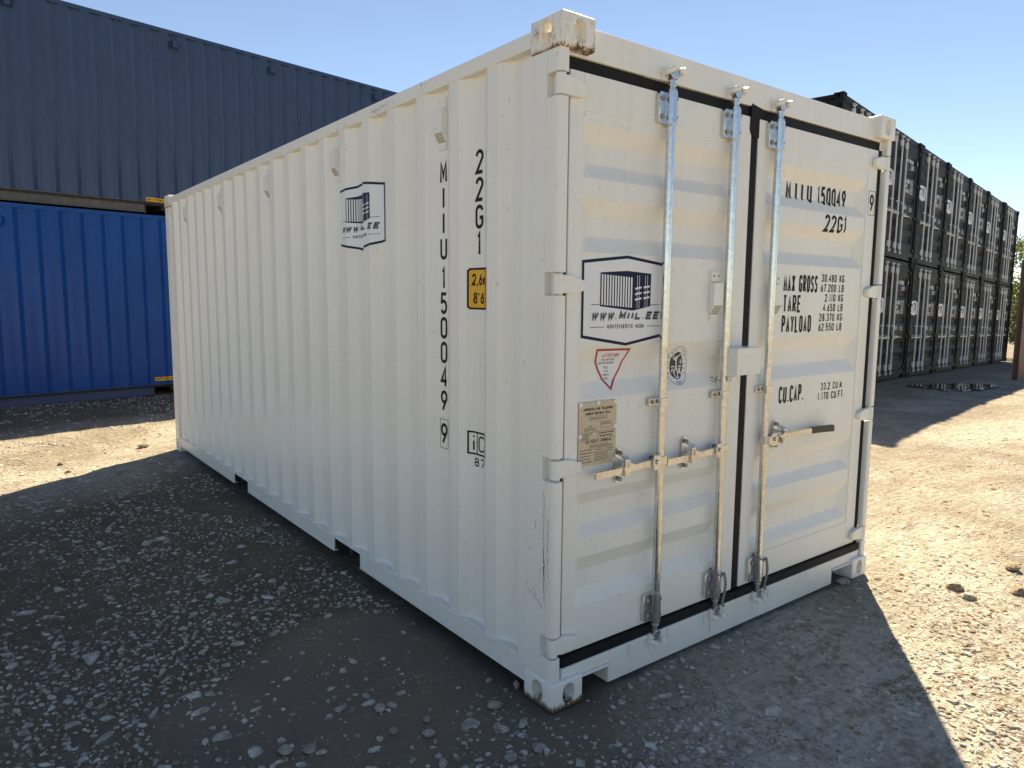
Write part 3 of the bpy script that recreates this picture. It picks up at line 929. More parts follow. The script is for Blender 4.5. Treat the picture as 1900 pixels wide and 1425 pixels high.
# left door: sticker, warning triangle, classification emblem
D = Decal(); logo(D, .165, 1.595); D.build('sticker', [VINYL, NAVY], wdoors[0], map_door, bb=ZBR, label='white hexagonal sticker with navy container drawing and web address')
D = Decal()
tri = [(.257, 1.398), (.439, 1.395)] + [(.439 - .036 * t - .060 * t * t, 1.395 - .156 * t) for t in (.25, .5, .75, 1)] + [(.257 + .026 * t + .060 * t * t, 1.398 - .159 * t) for t in (.75, .5, .25)]
D.poly(tri, 0); D.stroke(tri, .009, 1, .0003, closed=True)
D.text('ATTENTION', .297, .388, 1.366, .0155, .0030, 1, .0003, shear=.2)
for t, x0, x1, z in (('THE CONTAINER', .300, .370, 1.352), ('MUST BE REPAIRED', .288, .372, 1.338), ('ONLY', .318, .342, 1.320), ('WITH', .320, .342, 1.305), ('CORTEN', .314, .348, 1.290), ('STEEL', .319, .344, 1.276)):
    D.text(t, x0, x1, z, .0085, .0014, 2, .0003)
D.build('sticker', [VINYL, REDP, INK], wdoors[0], map_door, bb=ZBR, label='white and red inverted triangle warning sticker')
D = Decal(); ex, ez = .760, 1.311
def ov(rx, rz, n=28): return [(ex + rx * math.cos(2 * math.pi * k / n), ez + rz * math.sin(2 * math.pi * k / n)) for k in range(n)]
D.poly(ov(.072, .085), 0); D.stroke(ov(.071, .084), .0018, 1, .0003, closed=True); D.poly(ov(.044, .060), 2, .0003)
for pl, w in (([(.0, -.008), (.0, .026), (.012, .044), (.026, .05)], .007), ([(.0, .02), (-.020, .034), (-.024, .046)], .006), ([(0, -.006), (-.012, -.030), (-.010, -.048)], .006), ([(0, -.006), (.012, -.030), (.006, -.050)], .006), ([(-.034, -.004), (-.010, -.004)], .005), ([(.012, -.004), (.036, -.004)], .005), ([(-.028, -.030), (-.028, -.016), (-.018, -.016), (-.018, -.030)], .004), ([(.020, -.036), (.020, -.014), (.030, -.014)], .006), ([(.030, -.038), (.024, -.020)], .006), ([(-.012, -.052), (.014, -.052)], .005), ([(.024, .010), (.028, .024), (.034, .012), (.026, .006)], .004)):
    D.stroke([(ex + a, ez + b) for a, b in pl], w, 0, .0007)
D.poly([(ex + .009 * math.cos(R(t)), ez + .034 + .009 * math.sin(R(t))) for t in range(0, 360, 40)], 0, .00095)
for s, a0, a1 in (('BUREAU', 205, 110), ('VERITAS', 70, -28)):
    for k, ch in enumerate(s):
        t = R(a0 + (a1 - a0) * k / (len(s) - 1)); cx_, cz_ = ex + .058 * math.cos(t), ez + .072 * math.sin(t)
        d2 = Decal(); d2.glyph(ch, -.0035, -.0055, .007, .011, .0018, 1, .0003)
        rt = t - math.pi / 2
        for pts, mi, lf in d2.p: D.p.append(([(cx_ + x * math.cos(rt) - y * math.sin(rt), cz_ + x * math.sin(rt) + y * math.cos(rt)) for x, y in pts], mi, lf))
D.text('1828', ex - .018, ex + .018, ez - .079, .0120, .0020, 1, .0003, gap=.6)
D.build('sticker', [VINYL, INK, BRNP], wdoors[0], map_door, bb=ZBR, label='oval white emblem sticker with dark brown centre')
# approval plate
pl = MB(); pl.box(.152, .356, DY - .0075, DY - .0045, .945, 1.198)
for x, z in ((.160, 1.190), (.254, 1.192), (.348, 1.190), (.348, .955), (.160, .955), (.348, 1.090), (.160, 1.066)):
    pl.cyl((x, DY - .0105, z), (x, DY - .0075, z), .0085, .0095, 10, 1)
plate = pl.build('approval_plate', [BRASS, WHITE], wdoors[0], label='beige metal approval plate riveted to the left door')
D = Decal()
def map_plate(a, b, h): return (a, DY - .0075 - h, b)
D.text('APPROVED FOR TRANSPORT', .176, .338, 1.163, .0115, .0024); D.text('UNDER CUSTOMS SEAL', .190, .322, 1.146, .0115, .0024)
D.text('CSC SAFETY APPROVAL', .188, .330, 1.034, .0115, .0024)
for r in ((.205, .305, 1.124, 1.140), (.180, .242, 1.084, 1.096), (.268, .332, 1.090, 1.104), (.210, .308, 1.016, 1.028), (.238, .304, .994, 1.012), (.238, .304, .960, .992)):
    D.stroke([(r[0], r[2]), (r[1], r[2]), (r[1], r[3]), (r[0], r[3])], .0010, closed=True)
for z in (1.078, 1.048): D.stroke([(.156, z), (.352, z)], .0012)
D.stroke([(.254, 1.049), (.254, 1.077)], .0012); D.stroke([(.238, .952), (.238, .994)], .0010); D.stroke([(.309, .968), (.309, 1.028)], .0010)
rr = random.Random(5)
def fine(x0, x1, z, h):
    x = x0
    while x < x1 - .004:
        w = rr.uniform(.004, .011)
        D.stroke([(x, z + h / 2), (min(x + w, x1), z + h / 2)], h * .62); x += w + .0032
for z in (1.069, 1.063, 1.057, 1.0515): fine(.166, .166 + rr.uniform(.04, .07), z, .0042)
fine(.262, .345, 1.066, .008); fine(.266, .334, 1.054, .008)
fine(.212, .298, 1.129, .006); fine(.268, .330, 1.112, .0042); fine(.268, .322, 1.106, .0042); fine(.204, .224, 1.099, .005); fine(.185, .238, 1.087, .005)
for k in range(5): fine(.160, .160 + rr.uniform(.055, .074), 1.006 - .012 * k, .0055)
for k in range(4): fine(.314, .314 + rr.uniform(.024, .034), 1.018 - .008 * k, .0045)
for z in (.982, .973, .964): fine(.242, .300, z, .005)
fine(.215, .300, 1.019, .005); fine(.250, .290, 1.002, .005)
D.build('lettering', [BRNP], plate, map_plate)
# right door lettering
D = Decal()
D.text('MIIU', 1.535, 1.770, 2.089, .094, .0165, gap=.75)
D.text('150049', 1.822, 2.105, 2.089, .094, .0155, gap=.22)
D.glyph('9', 2.288, 2.085, .046, .094, .0140); D.stroke([(2.275, 2.068), (2.346, 2.068), (2.346, 2.196), (2.275, 2.196)], .0026, closed=True)
D.text('22G1', 1.850, 2.070, 1.952, .088, .0150, gap=.22)
D.text('MAX GROSS', 1.505, 1.815, 1.638, .088, .0126, gap=.22); D.text('TARE', 1.508, 1.668, 1.537, .088, .0126, gap=.25); D.text('PAYLOAD', 1.505, 1.772, 1.436, .088, .0126, gap=.25)
for t, x0, z in (('30.480 KG', 1.851, 1.694), ('67.200 LB', 1.848, 1.643), ('2.110 KG', 1.893, 1.592), ('4.650 LB', 1.880, 1.541), ('28.370 KG', 1.849, 1.490), ('62.550 LB', 1.846, 1.439)):
    D.text(t, x0, 2.078, z, .041, .0068, gap=.30)
D.text('CU.CAP.', 1.512, 1.738, 1.082, .088, .0126, gap=.25)
D.text('33.2 CU.M.', 1.903, 2.133, 1.122, .041, .0068, gap=.30); D.text('1.170 CU.FT.', 1.880, 2.150, 1.070, .041, .0068, gap=.30)
D.build('lettering', [INK], wdoors[1], map_door, bb=ZBR, label='black container number, weights and capacity lettering')
# side lettering
D = Decal()
def vcol(chars, yc, tops, h=.100, w=.058, sw=.0150):
    for ch, zt in zip(chars, tops): 
        ww = w * (.6 if ch == '1' else 1)
        D.glyph(ch, -yc - ww / 2, zt - h, ww, h, sw)
vcol('MIIU150049', .842, [2.204, 2.092, 1.980, 1.868, 1.734, 1.622, 1.510, 1.397, 1.284, 1.172])
vcol('9', .842, [1.018]); D.stroke([(-.875, .900), (-.809, .900), (-.809, 1.036), (-.875, 1.036)], .0024, closed=True)
D.build('lettering', [INK], white, map_side, ba=[-y for y in YBR], label='black vertical container number on the side wall')
D = Decal()
vcol('22G1', .560, [2.211, 2.099, 1.986, 1.873])
D.build('lettering', [INK], white, map_side, ba=[-y for y in YBR], label='black vertical size code beside the container number')
D = Decal()
D.stroke([(-.622, .918), (-.492, .918), (-.492, 1.014), (-.622, 1.014)], .0080, closed=True); D.stroke([(-.572, .922), (-.572, 1.010)], .0060)
D.glyph('i', -.612, .930, .032, .074, .0080); D.glyph('C', -.562, .930, .045, .072, .0080)
D.text('87', -.592, -.512, .862, .040, .0062, gap=.25)
D.build('lettering', [INK], white, map_side, ba=[-y for y in YBR], label='black boxed rail mark with 87 below it')
D = Decal()
D.poly([(-.628, 1.556), (-.618, 1.548), (-.478, 1.548), (-.468, 1.556), (-.468, 1.716), (-.478, 1.724), (-.618, 1.724), (-.628, 1.716)], 0)
D.stroke([(-.623, 1.560), (-.612, 1.552), (-.484, 1.552), (-.473, 1.560), (-.473, 1.712), (-.484, 1.720), (-.612, 1.720), (-.623, 1.712)], .0085, 1, .0003, closed=True)
D.text('2,6m', -.607, -.500, 1.650, .050, .0085, 1, .0003, gap=.2); D.text("8'6'", -.600, -.505, 1.572, .050, .0085, 1, .0003, gap=.2)
D.build('sticker', [YELP, INK], white, map_side, ba=[-y for y in YBR], label='yellow height sticker with black border')
D = Decal(); logo(D, -1.885, 2.030); D.build('sticker', [VINYL, NAVY], white, map_side, ba=[-y for y in YBR], label='white hexagonal logo sticker folded into the side wall ribs')

# lock box over the middle of the doors
m = MB()
m.box(1.014, 1.190, -.052, -.048, 1.262, 1.384); m.box(1.014, 1.018, -.0478, DY - .006, 1.262, 1.384); m.box(1.186, 1.190, -.0478, DY - .006, 1.262, 1.384)
m.box(1.0182, 1.1858, -.0478, DY - .006, 1.380, 1.384)
m.box(1.008, 1.040, -.030, -.006, 1.232, 1.255)
m.build('lock_box', WHITE, wdoors[0], bevel=.003, label='white steel box covering the padlock between the doors')
vm = MB()
for xx in (.958, 1.424):
    v = MB(); z1 = 1.722
    v.box(xx - .032, xx + .032, DY - .012, DY + .002, z1 - .045, z1)
    v.prism([(DY - .001, z1 - .046), (DY - .030, z1 - .050), (DY - .030, z1 - .148), (DY - .006, z1 - .188), (DY - .001, z1 - .188)], 0, xx - .032, xx + .032)
    v.box(xx - .028, xx + .028, DY - .010, DY + .002, z1 - .218, z1 - .189)
    for s in (-.016, .016): v.cyl((xx + s, DY - .016, z1 - .02), (xx + s, DY - .011, z1 - .02), .005, n=8, mi=1)
    for k in range(5):
        t = (k + .5) / 5; y = DY - .030 + .024 * t; z = z1 - .148 - .040 * t
        for s in (-.020, -.007, .007, .020): v.box(xx + s - .0045, xx + s + .0045, y - .0035, y + .001, z - .003, z + .0012, 1)
    v.build('vent', [WHITE, VENTH], wdoors[0 if xx < 1.2 else 1], smooth=None)

# rust flakes, scratches and scuffs on the posts and the top rail
D = Decal(); r3 = random.Random(3)
def flake(a, b, w, h, mi):
    n = 8
    D.poly([(a + w * r3.uniform(.55, 1) * math.cos(2 * math.pi * k / n), b + h * r3.uniform(.6, 1) * math.sin(2 * math.pi * k / n)) for k in range(n)], mi, r3.uniform(0, .0004))
def map_post(a, b, h): return (.004 - h, -a, b)
for k in range(34):
    t = k / 33
    a = -.070 + .010 * t + r3.uniform(-.003, .003); b = .86 - .42 * t
    flake(a, b, .0012 + .0045 * max(0, 1 - abs(t - .72) / .22) * r3.uniform(.5, 1), .009 + .006 * r3.random(), 0 if t > .5 and r3.random() < .6 else 1)
for k in range(14): flake(-.042 + r3.uniform(-.003, .003), .42 - .018 * k * r3.uniform(.8, 1.1) + .34, .0012, .018, 1)
for a, b in ((-.115, .74), (-.116, .72), (-.085, .55), (-.125, .47), (-.11, .45), (-.16, .48), (-.055, .93), (-.057, .905), (-.20, 1.35), (-.15, .62)): flake(a, b, .0016, .012, 1)
D.stroke([(-.155, .455), (-.12, .44), (-.07, .405)], .0022, 1)
o = D.build('scratch', [RUSTP, SCUFF], white, map_post, label='brown scratches on the near corner post'); o['kind'] = 'stuff'
D = Decal()
def map_rail(a, b, h): return (.004 - h, -a, b)
for k in range(40):
    a = -1.36 + r3.gauss(0, .075); b = 2.528 + r3.gauss(0, .011) + (a + 1.36) * .06
    if 2.508 < b < 2.552: D.stroke([(a, b), (a + r3.uniform(-.012, .012), b + r3.uniform(-.012, .012)), (a + r3.uniform(-.02, .02), b + r3.uniform(-.006, .006))], .0013, 0)
for k in range(5): flake(-1.84 + r3.gauss(0, .05), 2.512 + r3.random() * .008, .012, .0016, 0)
flake(-.965, 2.548, .006, .010, 0); flake(-.964, 2.530, .0012, .02, 0)
o = D.build('scuff', [SCUFF], white, map_rail, label='grey scuff marks on the top rail'); o['kind'] = 'stuff'

D = Decal()
def map_sill(a, b, h): return (a, .022 - h, b)
for k in range(46):
    a = r3.choice((.60, 1.02, 1.06, 1.30, 1.36, 1.40, 1.75, .45)) + r3.gauss(0, .05)
    if not .34 < a < 2.06: continue
    l = r3.uniform(.03, .11) * (1 if r3.random() < .5 else .6)
    D.stroke([(a, .150), (a + r3.uniform(-.001, .001), .150 - l * .5), (a + r3.uniform(-.002, .002), .150 - l)], r3.choice((.0007, .0010, .0016)), 0 if r3.random() < .75 else 1, r3.uniform(0, .0003))
o = D.build('dirt_run', [SCUFF, RUSTP], white, map_sill, label='thin grey dirt runs down the door sill'); o['kind'] = 'stuff'
D = Decal()
for k in range(16): flake(1.000 + r3.gauss(0, .020), 1.246 - abs(r3.gauss(0, .010)), .0045, .0035, 0)
o = D.build('rust_stain', [RUSTP], wdoors[0], lambda a, b, h: (a, door_y(a, b) - h, b), bb=ZBR, label='small rust stain below the lock box'); o['kind'] = 'stuff'

# ropes tied to the lower ends of two lock rods
def rope(name, x, label):
    m = MB(); q = random.Random(int(x * 100))
    ring = [(x + .030 * math.cos(R(t)), .018 + .030 * math.sin(R(t)), .330 + .010 * math.sin(R(t * 1.5))) for t in range(-200, 170, 20)]
    m.tube(ring, .0045, 6)
    for ph in (0, math.pi):
        pts = []
        for k in range(34):
            t = k / 33; z = .332 - .155 * t
            cx_ = x + .029 + .006 * math.sin(t * 5); cy_ = -.006 - .008 * math.sin(t * 3.0)
            pts.append((cx_ + .0035 * math.cos(t * 30 + ph), cy_ + .0035 * math.sin(t * 30 + ph), z))
        m.tube(pts, .0038, 6)
    m.ball((x + .031, -.007, .172), (.008, .008, .011), 0, 8, 5)
    return tag(m.build(name, ROPE, None), label, 'rope', 'ropes on the lock rods')
rope('rope', 1.019, 'grey rope tied round the foot of the middle lock rod')
rope('rope', 1.357, 'grey rope tied round the foot of the right-hand lock rod')

# ------------------------------------------------------------------ blue and slate stack on the left
YAW = R(10.53); OFF = 10.411
bn = Vector((-math.sin(YAW), math.cos(YAW), 0)); bd = Vector((math.cos(YAW), math.sin(YAW), 0))
s_end = 2.69 + .18 + 1.025 + 6.096
org = bn * OFF + bd * s_end
gz0 = 0.0
L40 = 12.192
pk40 = [(6.096 - 1.205, 6.096 - .845), (6.096 + .845, 6.096 + 1.205)]
def sy(s): return s_end - s
def place_side(z, body, rail, vents, label, seed):
    c, _, pr = container('shipping_container', (org.x, org.y, z), YAW + math.pi / 2, L40, 2.896, body, rail, GALV, hi=False, doors=False, recess=True, pockets=pk40, vents=vents)
    tag(c, label, 'shipping container')
    return c, pr
vv = lambda s, z: (sy(s), z)
def snap(s):
    y = sy(s); k = round((y - Y0 - .1045) / PITCH); return Y0 + .1045 + k * PITCH
blue, bpr = place_side(gz0, BLUE, BLUE2, [(snap(.80), 2.66), (snap(-1.4), 2.66), (snap(5.4), 2.66)], 'bright blue container at the bottom of the stack on the left', 1)
slate, spr = place_side(gz0 + 2.898, SLATE, SLATE2, [(snap(3.12), 2.70), (snap(4.84), 2.70), (snap(7.13), 2.70), (snap(.9), 2.70)], 'dark slate-blue container stacked on top of the bright blue one', 2)
for c, pr, z, t in ((blue, bpr, .222, 'EMPTY LIFT ONLY'), (slate, spr, .178, 'FOR EMPTY CONTAINER LIFT ONLY')):
    D = Decal(); a0 = -sy(2.70); wd = .55 if c is slate else .36
    D.poly([(a0, z), (a0 + wd, z), (a0 + wd, z + .062), (a0, z + .062)], 0)
    D.text(t, a0 + .015, a0 + wd - .015, z + .014, .034, .0062, 1, .0003)
    D.build('sticker', [YELP, INK], c, lambda a, b, h, pr=pr: (prof_at(pr, -a) - h, -a, b), ba=[-y for y, x in pr], label='yellow strip sticker above the fork pocket')

# ------------------------------------------------------------------ the row of dark containers seen from their door ends
DXY = Vector((10.547, 4.786, 0)); DYAW = 0.162; SP = 2.471
first = None
ORD = ['first', 'second', 'third', 'fourth', 'fifth', 'sixth', 'seventh']
def dark_decals(ds):
    D = Decal(); logo(D, .165, 1.595, (0, 1))
    tri_ = [(.62, 1.64), (.80, 1.64), (.71, 1.46)]
    D.poly(tri_, 2)
    D.build('sticker', [VINYL, NAVY, YELP], ds[0], map_door, bb=ZBR)
    D = Decal()
    D.text('MIIU', 1.535, 1.770, 2.072, .100, .018, gap=.75); D.text('305500', 1.822, 2.105, 2.072, .100, .018, gap=.22); D.glyph('9', 2.285, 2.085, .046, .094, .018)
    D.text('22G1', 1.850, 2.070, 1.952, .088, .016, gap=.22)
    D.text('MAX GROSS', 1.505, 1.815, 1.638, .086, .0150, gap=.22); D.text('TARE', 1.508, 1.668, 1.537, .086, .0150, gap=.25); D.text('PAYLOAD', 1.505, 1.772, 1.436, .086, .0150, gap=.25)
    for t, x0, z in (('30.480 KG', 1.851, 1.694), ('67.200 LB', 1.848, 1.643), ('2.110 KG', 1.893, 1.592), ('4.650 LB', 1.880, 1.541), ('28.370 KG', 1.849, 1.490), ('62.550 LB', 1.846, 1.439)):
        D.text(t, x0, 2.078, z, .041, .0080, gap=.30)
    D.text('CU.CAP.', 1.512, 1.738, 1.082, .086, .0150, gap=.25)
    D.text('33.2 CU.M.', 1.903, 2.133, 1.122, .041, .0080, gap=.30); D.text('1.170 CU.FT.', 1.880, 2.150, 1.070, .041, .0080, gap=.30)
    D.build('lettering', [WHTP], ds[1], map_door, bb=ZBR)
proto = None
for k in range(7):
    for j in range(2):
        p = DXY + Vector((math.cos(DYAW), math.sin(DYAW), 0)) * (SP * k)
        z = .009 - .067 * k + 2.5935 * j
        if proto is None:
            proto, pd, ppr = container('shipping_container', (0, 0, 0), 0, 6.058, 2.591, GREY, GREY, GALVF, hi=False, doors=True, pockets=PK)
            dark_decals(pd)
            c = proto
        else: c = copy_tree(proto)
        jit = rnd.uniform(-.02, .02)
        c.location = (p.x - jit * math.sin(DYAW), p.y + jit * math.cos(DYAW), z)
        c.rotation_euler = (0, R(1.5), DYAW + R(rnd.uniform(-.15, .15)))
        row = 'top' if j else 'bottom'
        if k == 0: lab = 'dark grey container at the %s of the first stack, behind the white container' % row
        else: lab = 'dark grey container, %s row, %s from the left in the row of door ends' % (row, ORD[k])
        tag(c, lab, 'shipping container', 'dark grey containers stacked two high with doors facing the yard')

# ------------------------------------------------------------------ stones
def stone_mat(name, a, b):
    m = NT(name)
    oi = m.n('ShaderNodeObjectInfo'); p = m.pos()
    nz = m.noise(p, 70, 5, .65); vr = m.noise(p, 17, 2, .5)
    c = m.mix(m.ramp(vr, [(.35, 0.0), (.65, 1.0)]), a, b)
    c = m.mix(m.ramp(nz, [(.30, .55), (.60, 0.0)]), c, tuple(x * .55 for x in a))
    m.setc(c); m.set('Roughness', .9); m.set('Specular IOR Level', .25)
    m.set('Normal', m.bump(m.math('ADD', nz, m.math('MULTIPLY', m.noise(p, 150, 3), .4)), .6, .006))
    return m.m
LIME = stone_mat('limestone', (0.27, 0.25, 0.22), (0.60, 0.575, 0.53))
ROCKM = stone_mat('rock', (0.25, 0.225, 0.195), (0.40, 0.365, 0.32))
CLOD = stone_mat('dirt_clod', (0.24, 0.190, 0.130), (0.34, 0.280, 0.200))

def flat_stone(q, n=9):
    """Irregular flat stone, unit radius, sits mostly in the ground: outline ring, shoulder ring, top."""
    ang = sorted(2 * math.pi * (k + q.uniform(-.42, .42)) / n for k in range(n))
    rad = [q.uniform(.50, 1.12) for _ in range(n)]
    el = q.uniform(.5, .95)
    hs = [q.uniform(.75, 1.2) for _ in range(n)]
    v = [(rad[k] * 1.06 * math.cos(ang[k]), rad[k] * 1.06 * el * math.sin(ang[k]), -.5) for k in range(n)]
    v += [(rad[k] * math.cos(ang[k]), rad[k] * el * math.sin(ang[k]), .30 * hs[k]) for k in range(n)]
    v += [(rad[k] * .82 * math.cos(ang[k]), rad[k] * .82 * el * math.sin(ang[k]), .9 * hs[k]) for k in range(n)]
    v += [(q.uniform(-.1, .1), q.uniform(-.1, .1), 1.0)]
    f = []
    for r in (0, 1):
        f += [(r * n + k, r * n + (k + 1) % n, (r + 1) * n + (k + 1) % n, (r + 1) * n + k) for k in range(n)]
    f += [(2 * n + k, 2 * n + (k + 1) % n, 3 * n) for k in range(n)]
    return v, f
def rock_shape(q, nu=9, nv=6):
    v = [(0, 0, -.6)]; f = []
    planes = [(Vector((q.gauss(0, 1), q.gauss(0, 1), q.gauss(0, .8))).normalized(), q.uniform(.55, .9)) for _ in range(9)]
    def cut(p):
        p = Vector(p)
        for nrm, d in planes:
            e = p.dot(nrm) - d
            if e > 0: p = p - nrm * e
        return tuple(p)
    for j in range(1, nv):
        t = math.pi * j / nv - math.pi / 2
        for i in range(nu):
            a = 2 * math.pi * (i + .5 * (j % 2)) / nu
            rr_ = q.uniform(.93, 1.07)
            v.append(cut((math.cos(t) * math.cos(a) * rr_, math.cos(t) * math.sin(a) * rr_, math.sin(t) * rr_)))
    v.append(cut((0, 0, 1)))
    f = [(0, 1 + (i + 1) % nu, 1 + i) for i in range(nu)]
    for j in range(nv - 2):
        for i in range(nu):
            a = 1 + j * nu + i; b = 1 + j * nu + (i + 1) % nu
            f.append((a, b, b + nu, a + nu))
    o = 1 + (nv - 2) * nu; top = len(v) - 1
    f += [(o + i, o + (i + 1) % nu, top) for i in range(nu)]
    return v, f

q = random.Random(21)
FL = [flat_stone(q, q.choice((7, 8, 9, 10))) for _ in range(16)]
RK = [rock_shape(q) for _ in range(10)]

# scatter of flat limestone pieces trodden into the yard
cands = []
def in_white(x, y): return -.02 < x < 2.46 and .0 < y < 6.08
cell = {}
tries = 0
while len(cands) < 9000 and tries < 90000:
    tries += 1
    t = 1.9 + 14.1 * q.random() ** 1.35; u = q.uniform(-40, 1940)
    v0 = px_ray(u, 800); hl = math.hypot(v0.x, v0.y)
    x = CAM_C[0] + v0.x / hl * t; y = CAM_C[1] + v0.y / hl * t
    if in_white(x, y) or min(math.hypot(x - cx_, y - cy_) for cx_, cy_ in CASTS) < .17: continue
    if x * bn.x + y * bn.y > OFF - .02: continue
    cl = float(vnoise(x, y, .7)) * .55 + float(vnoise(x + 40, y, .25)) * .45
    dens = min(1, max(.10, .35 + 2.4 * (cl - .5))) * (1.0 if x < 1.4 else .40)
    if float(mud_mask(x, y)) > .5: dens *= .12
    if q.random() > dens: continue
    s = min(q.lognormvariate(math.log(.0128), .60), .056)
    if x > 1.4: s *= .8
    if s < .0045: continue
    ci = (int(x // .1), int(y // .1)); bad = False
    for ix in (-1, 0, 1):
        for iy in (-1, 0, 1):
            for (xx, yy, ss) in cell.get((ci[0] + ix, ci[1] + iy), ()):
                if math.hypot(x - xx, y - yy) < (s + ss) * .85: bad = True
    if bad: continue
    cell.setdefault(ci, []).append((x, y, s))
    cands.append((s / t, s, x, y))
cands.sort(reverse=True)
big = cands[:300]; rest = cands[300:]
FLM = []
for v, f in FL:
    b = MB(); b.add(v, f); FLM.append(b.mesh('stone', LIME, 30))
for _, s, x, y in big:
    o = bpy.data.objects.new('stone', q.choice(FLM)); col.objects.link(o)
    h = q.uniform(.004, .011) * (1 if x < 1.4 else .55)
    o.location = (x, y, float(ground_z(x, y))); o.rotation_euler = (q.uniform(-.08, .08), q.uniform(-.08, .08), q.uniform(0, 6.28)); o.scale = (s * q.uniform(.9, 1.25), s * q.uniform(.8, 1.1), h)
    o.parent = ground
b = MB()
xs = np.array([r[2] for r in rest]); ys = np.array([r[3] for r in rest]); zs = ground_z(xs, ys)
for (_, s, x, y), z in zip(rest, zs):
    v, f = FL[q.randrange(16)]; a = q.uniform(0, 6.28); ca, sa = math.cos(a), math.sin(a); h = q.uniform(.003, .008) * (1 if x < 1.4 else .6)
    sx, sy_ = s * q.uniform(.9, 1.25), s * q.uniform(.8, 1.1)
    b.add([(x + ca * p[0] * sx - sa * p[1] * sy_, y + sa * p[0] * sx + ca * p[1] * sy_, z + p[2] * h) for p in v], f)
o = b.build('gravel', LIME, ground, smooth=30); o['kind'] = 'stuff'
# crumbs of dirt and grit, mostly on the drier side
b = MB(); n = 0; tries = 0
while n < 9500 and tries < 90000:
    tries += 1
    u = q.uniform(-30, 1930); v = 745 + (1440 - 745) * q.random() ** .8
    d = px_ray(u, v); t = -CAM_C[2] / d.z
    x = CAM_C[0] + d.x * t; y = CAM_C[1] + d.y * t
    if t > 20 or in_white(x, y) or x * bn.x + y * bn.y > OFF - .02: continue
    cl = float(vnoise(x + 9, y, .5)) * .5 + float(vnoise(x + 3, y, .16)) * .5
    if q.random() > (.22 if x > 1.2 else .10) + (3.6 if x > 1.2 else 2.2) * max(0, cl - .48): continue
    s = min(q.lognormvariate(math.log(.0050), .60), .021) * (1.15 if x > 1.2 else .85)
    z = float(ground_z(x, y)); vv_, f = RK[q.randrange(10)]; a = q.uniform(0, 6.28); ca, sa = math.cos(a), math.sin(a)
    el = q.uniform(.45, .95)
    b.add([(x + (ca * p[0] - sa * p[1] * el) * s, y + (sa * p[0] + ca * p[1] * el) * s, z + p[2] * s * .46) for p in vv_], f, 0 if q.random() < .60 else 1)
    n += 1
o = b.build('dirt_crumbs', [CLOD, LIME], ground, smooth=None); o['kind'] = 'stuff'

# loose rocks that lie on top of the ground: pixel of the foot, width in pixels, height ratio
ROCKS = [
 (705, 1316, 25, .62, 0, 'rounded beige rock lying alone on the smooth mud left of the near corner'),
 (793, 1337, 18, .62, 0, 'small pale rock on the mud, above the grey angular one'),
 (731, 1358, 18, .75, 0, 'pinkish angular rock on the mud between the beige and grey rocks'),
 (795, 1364, 25, .60, 0, 'grey angular rock on the mud below the small pale one'),
 (918, 1311, 29, .65, 0, 'big grey rock just left of the near bottom corner casting'),
 (924, 1351, 20, .65, 0, 'pointed pale rock below the big grey rock near the corner casting'),
 (971, 1347, 22, .85, 0, 'tall pale rock directly below the near corner casting'),
 (959, 1275, 17, 1.1, 0, 'grey rock tucked against the side of the near corner casting'),
 (822, 1420, 21, .80, 0, 'square pale rock at the bottom edge of the picture'),
 (1000, 1388, 31, .28, 0, 'flat white stone slab lying below the near corner casting'),
 (527, 1394, 31, .45, 0, 'flat blocky grey rock at the bottom left of the mud'),
 (577, 1391, 30, .30, 0, 'long thin pale rock at the bottom left of the mud'),
 (1255, 1306, 37, .22, 0, 'broad flat white stone lying in the shade in front of the left door'),
 (1562, 1083, 27, .62, 0, 'pale rounded rock in the fork gap beside the right corner casting'),
 (1552, 1096, 15, .62, 1, 'small brown rock in front of the fork gap at the right corner'),
 (1797, 1110, 28, .45, 0, 'flat pale rock on the sunlit ground at the right'),
 (1772, 1092, 26, .60, 1, 'brown lump of dirt beside the flat pale rock in the sun'),
 (1878, 1056, 30, .50, 1, 'brown lump of dirt at the right edge of the sunlit ground'),
 (1888, 1100, 26, .60, 1, 'dark brown lump of dirt below another at the right edge'),
 (265, 831, 21, .60, 1, 'brown rock on the sunlit strip near the far end of the white container'),
 (127, 877, 13, .55, 1, 'small brown rock on the sunlit strip near its shaded lower edge'),
 (112, 863, 11, .60, 1, 'small brown rock on the sunlit strip, just above another'),
]
for k, (u, v, w, hr, mt, lab) in enumerate(ROCKS):
    p, t = px_ground(u, v)
    s = w * t / FPX / 2 * px_ray(u, v).length * .98
    vs, f = RK[k % 10]; b = MB(); 
    c = max(hr, .3)
    b.add([(x * s * 1.05, y * s * .85, max(z, -.45) * s * hr) for x, y, z in vs], f)
    o = b.build('rock', CLOD if mt else ROCKM, None, smooth=28)
    lo = min(pt.co.z for pt in o.data.vertices)
    o.location = (p.x, p.y, p.z - lo * .7); o.rotation_euler = (0, 0, rnd.uniform(0, 6.28))
    tag(o, lab, 'rock', 'loose rocks on the yard')

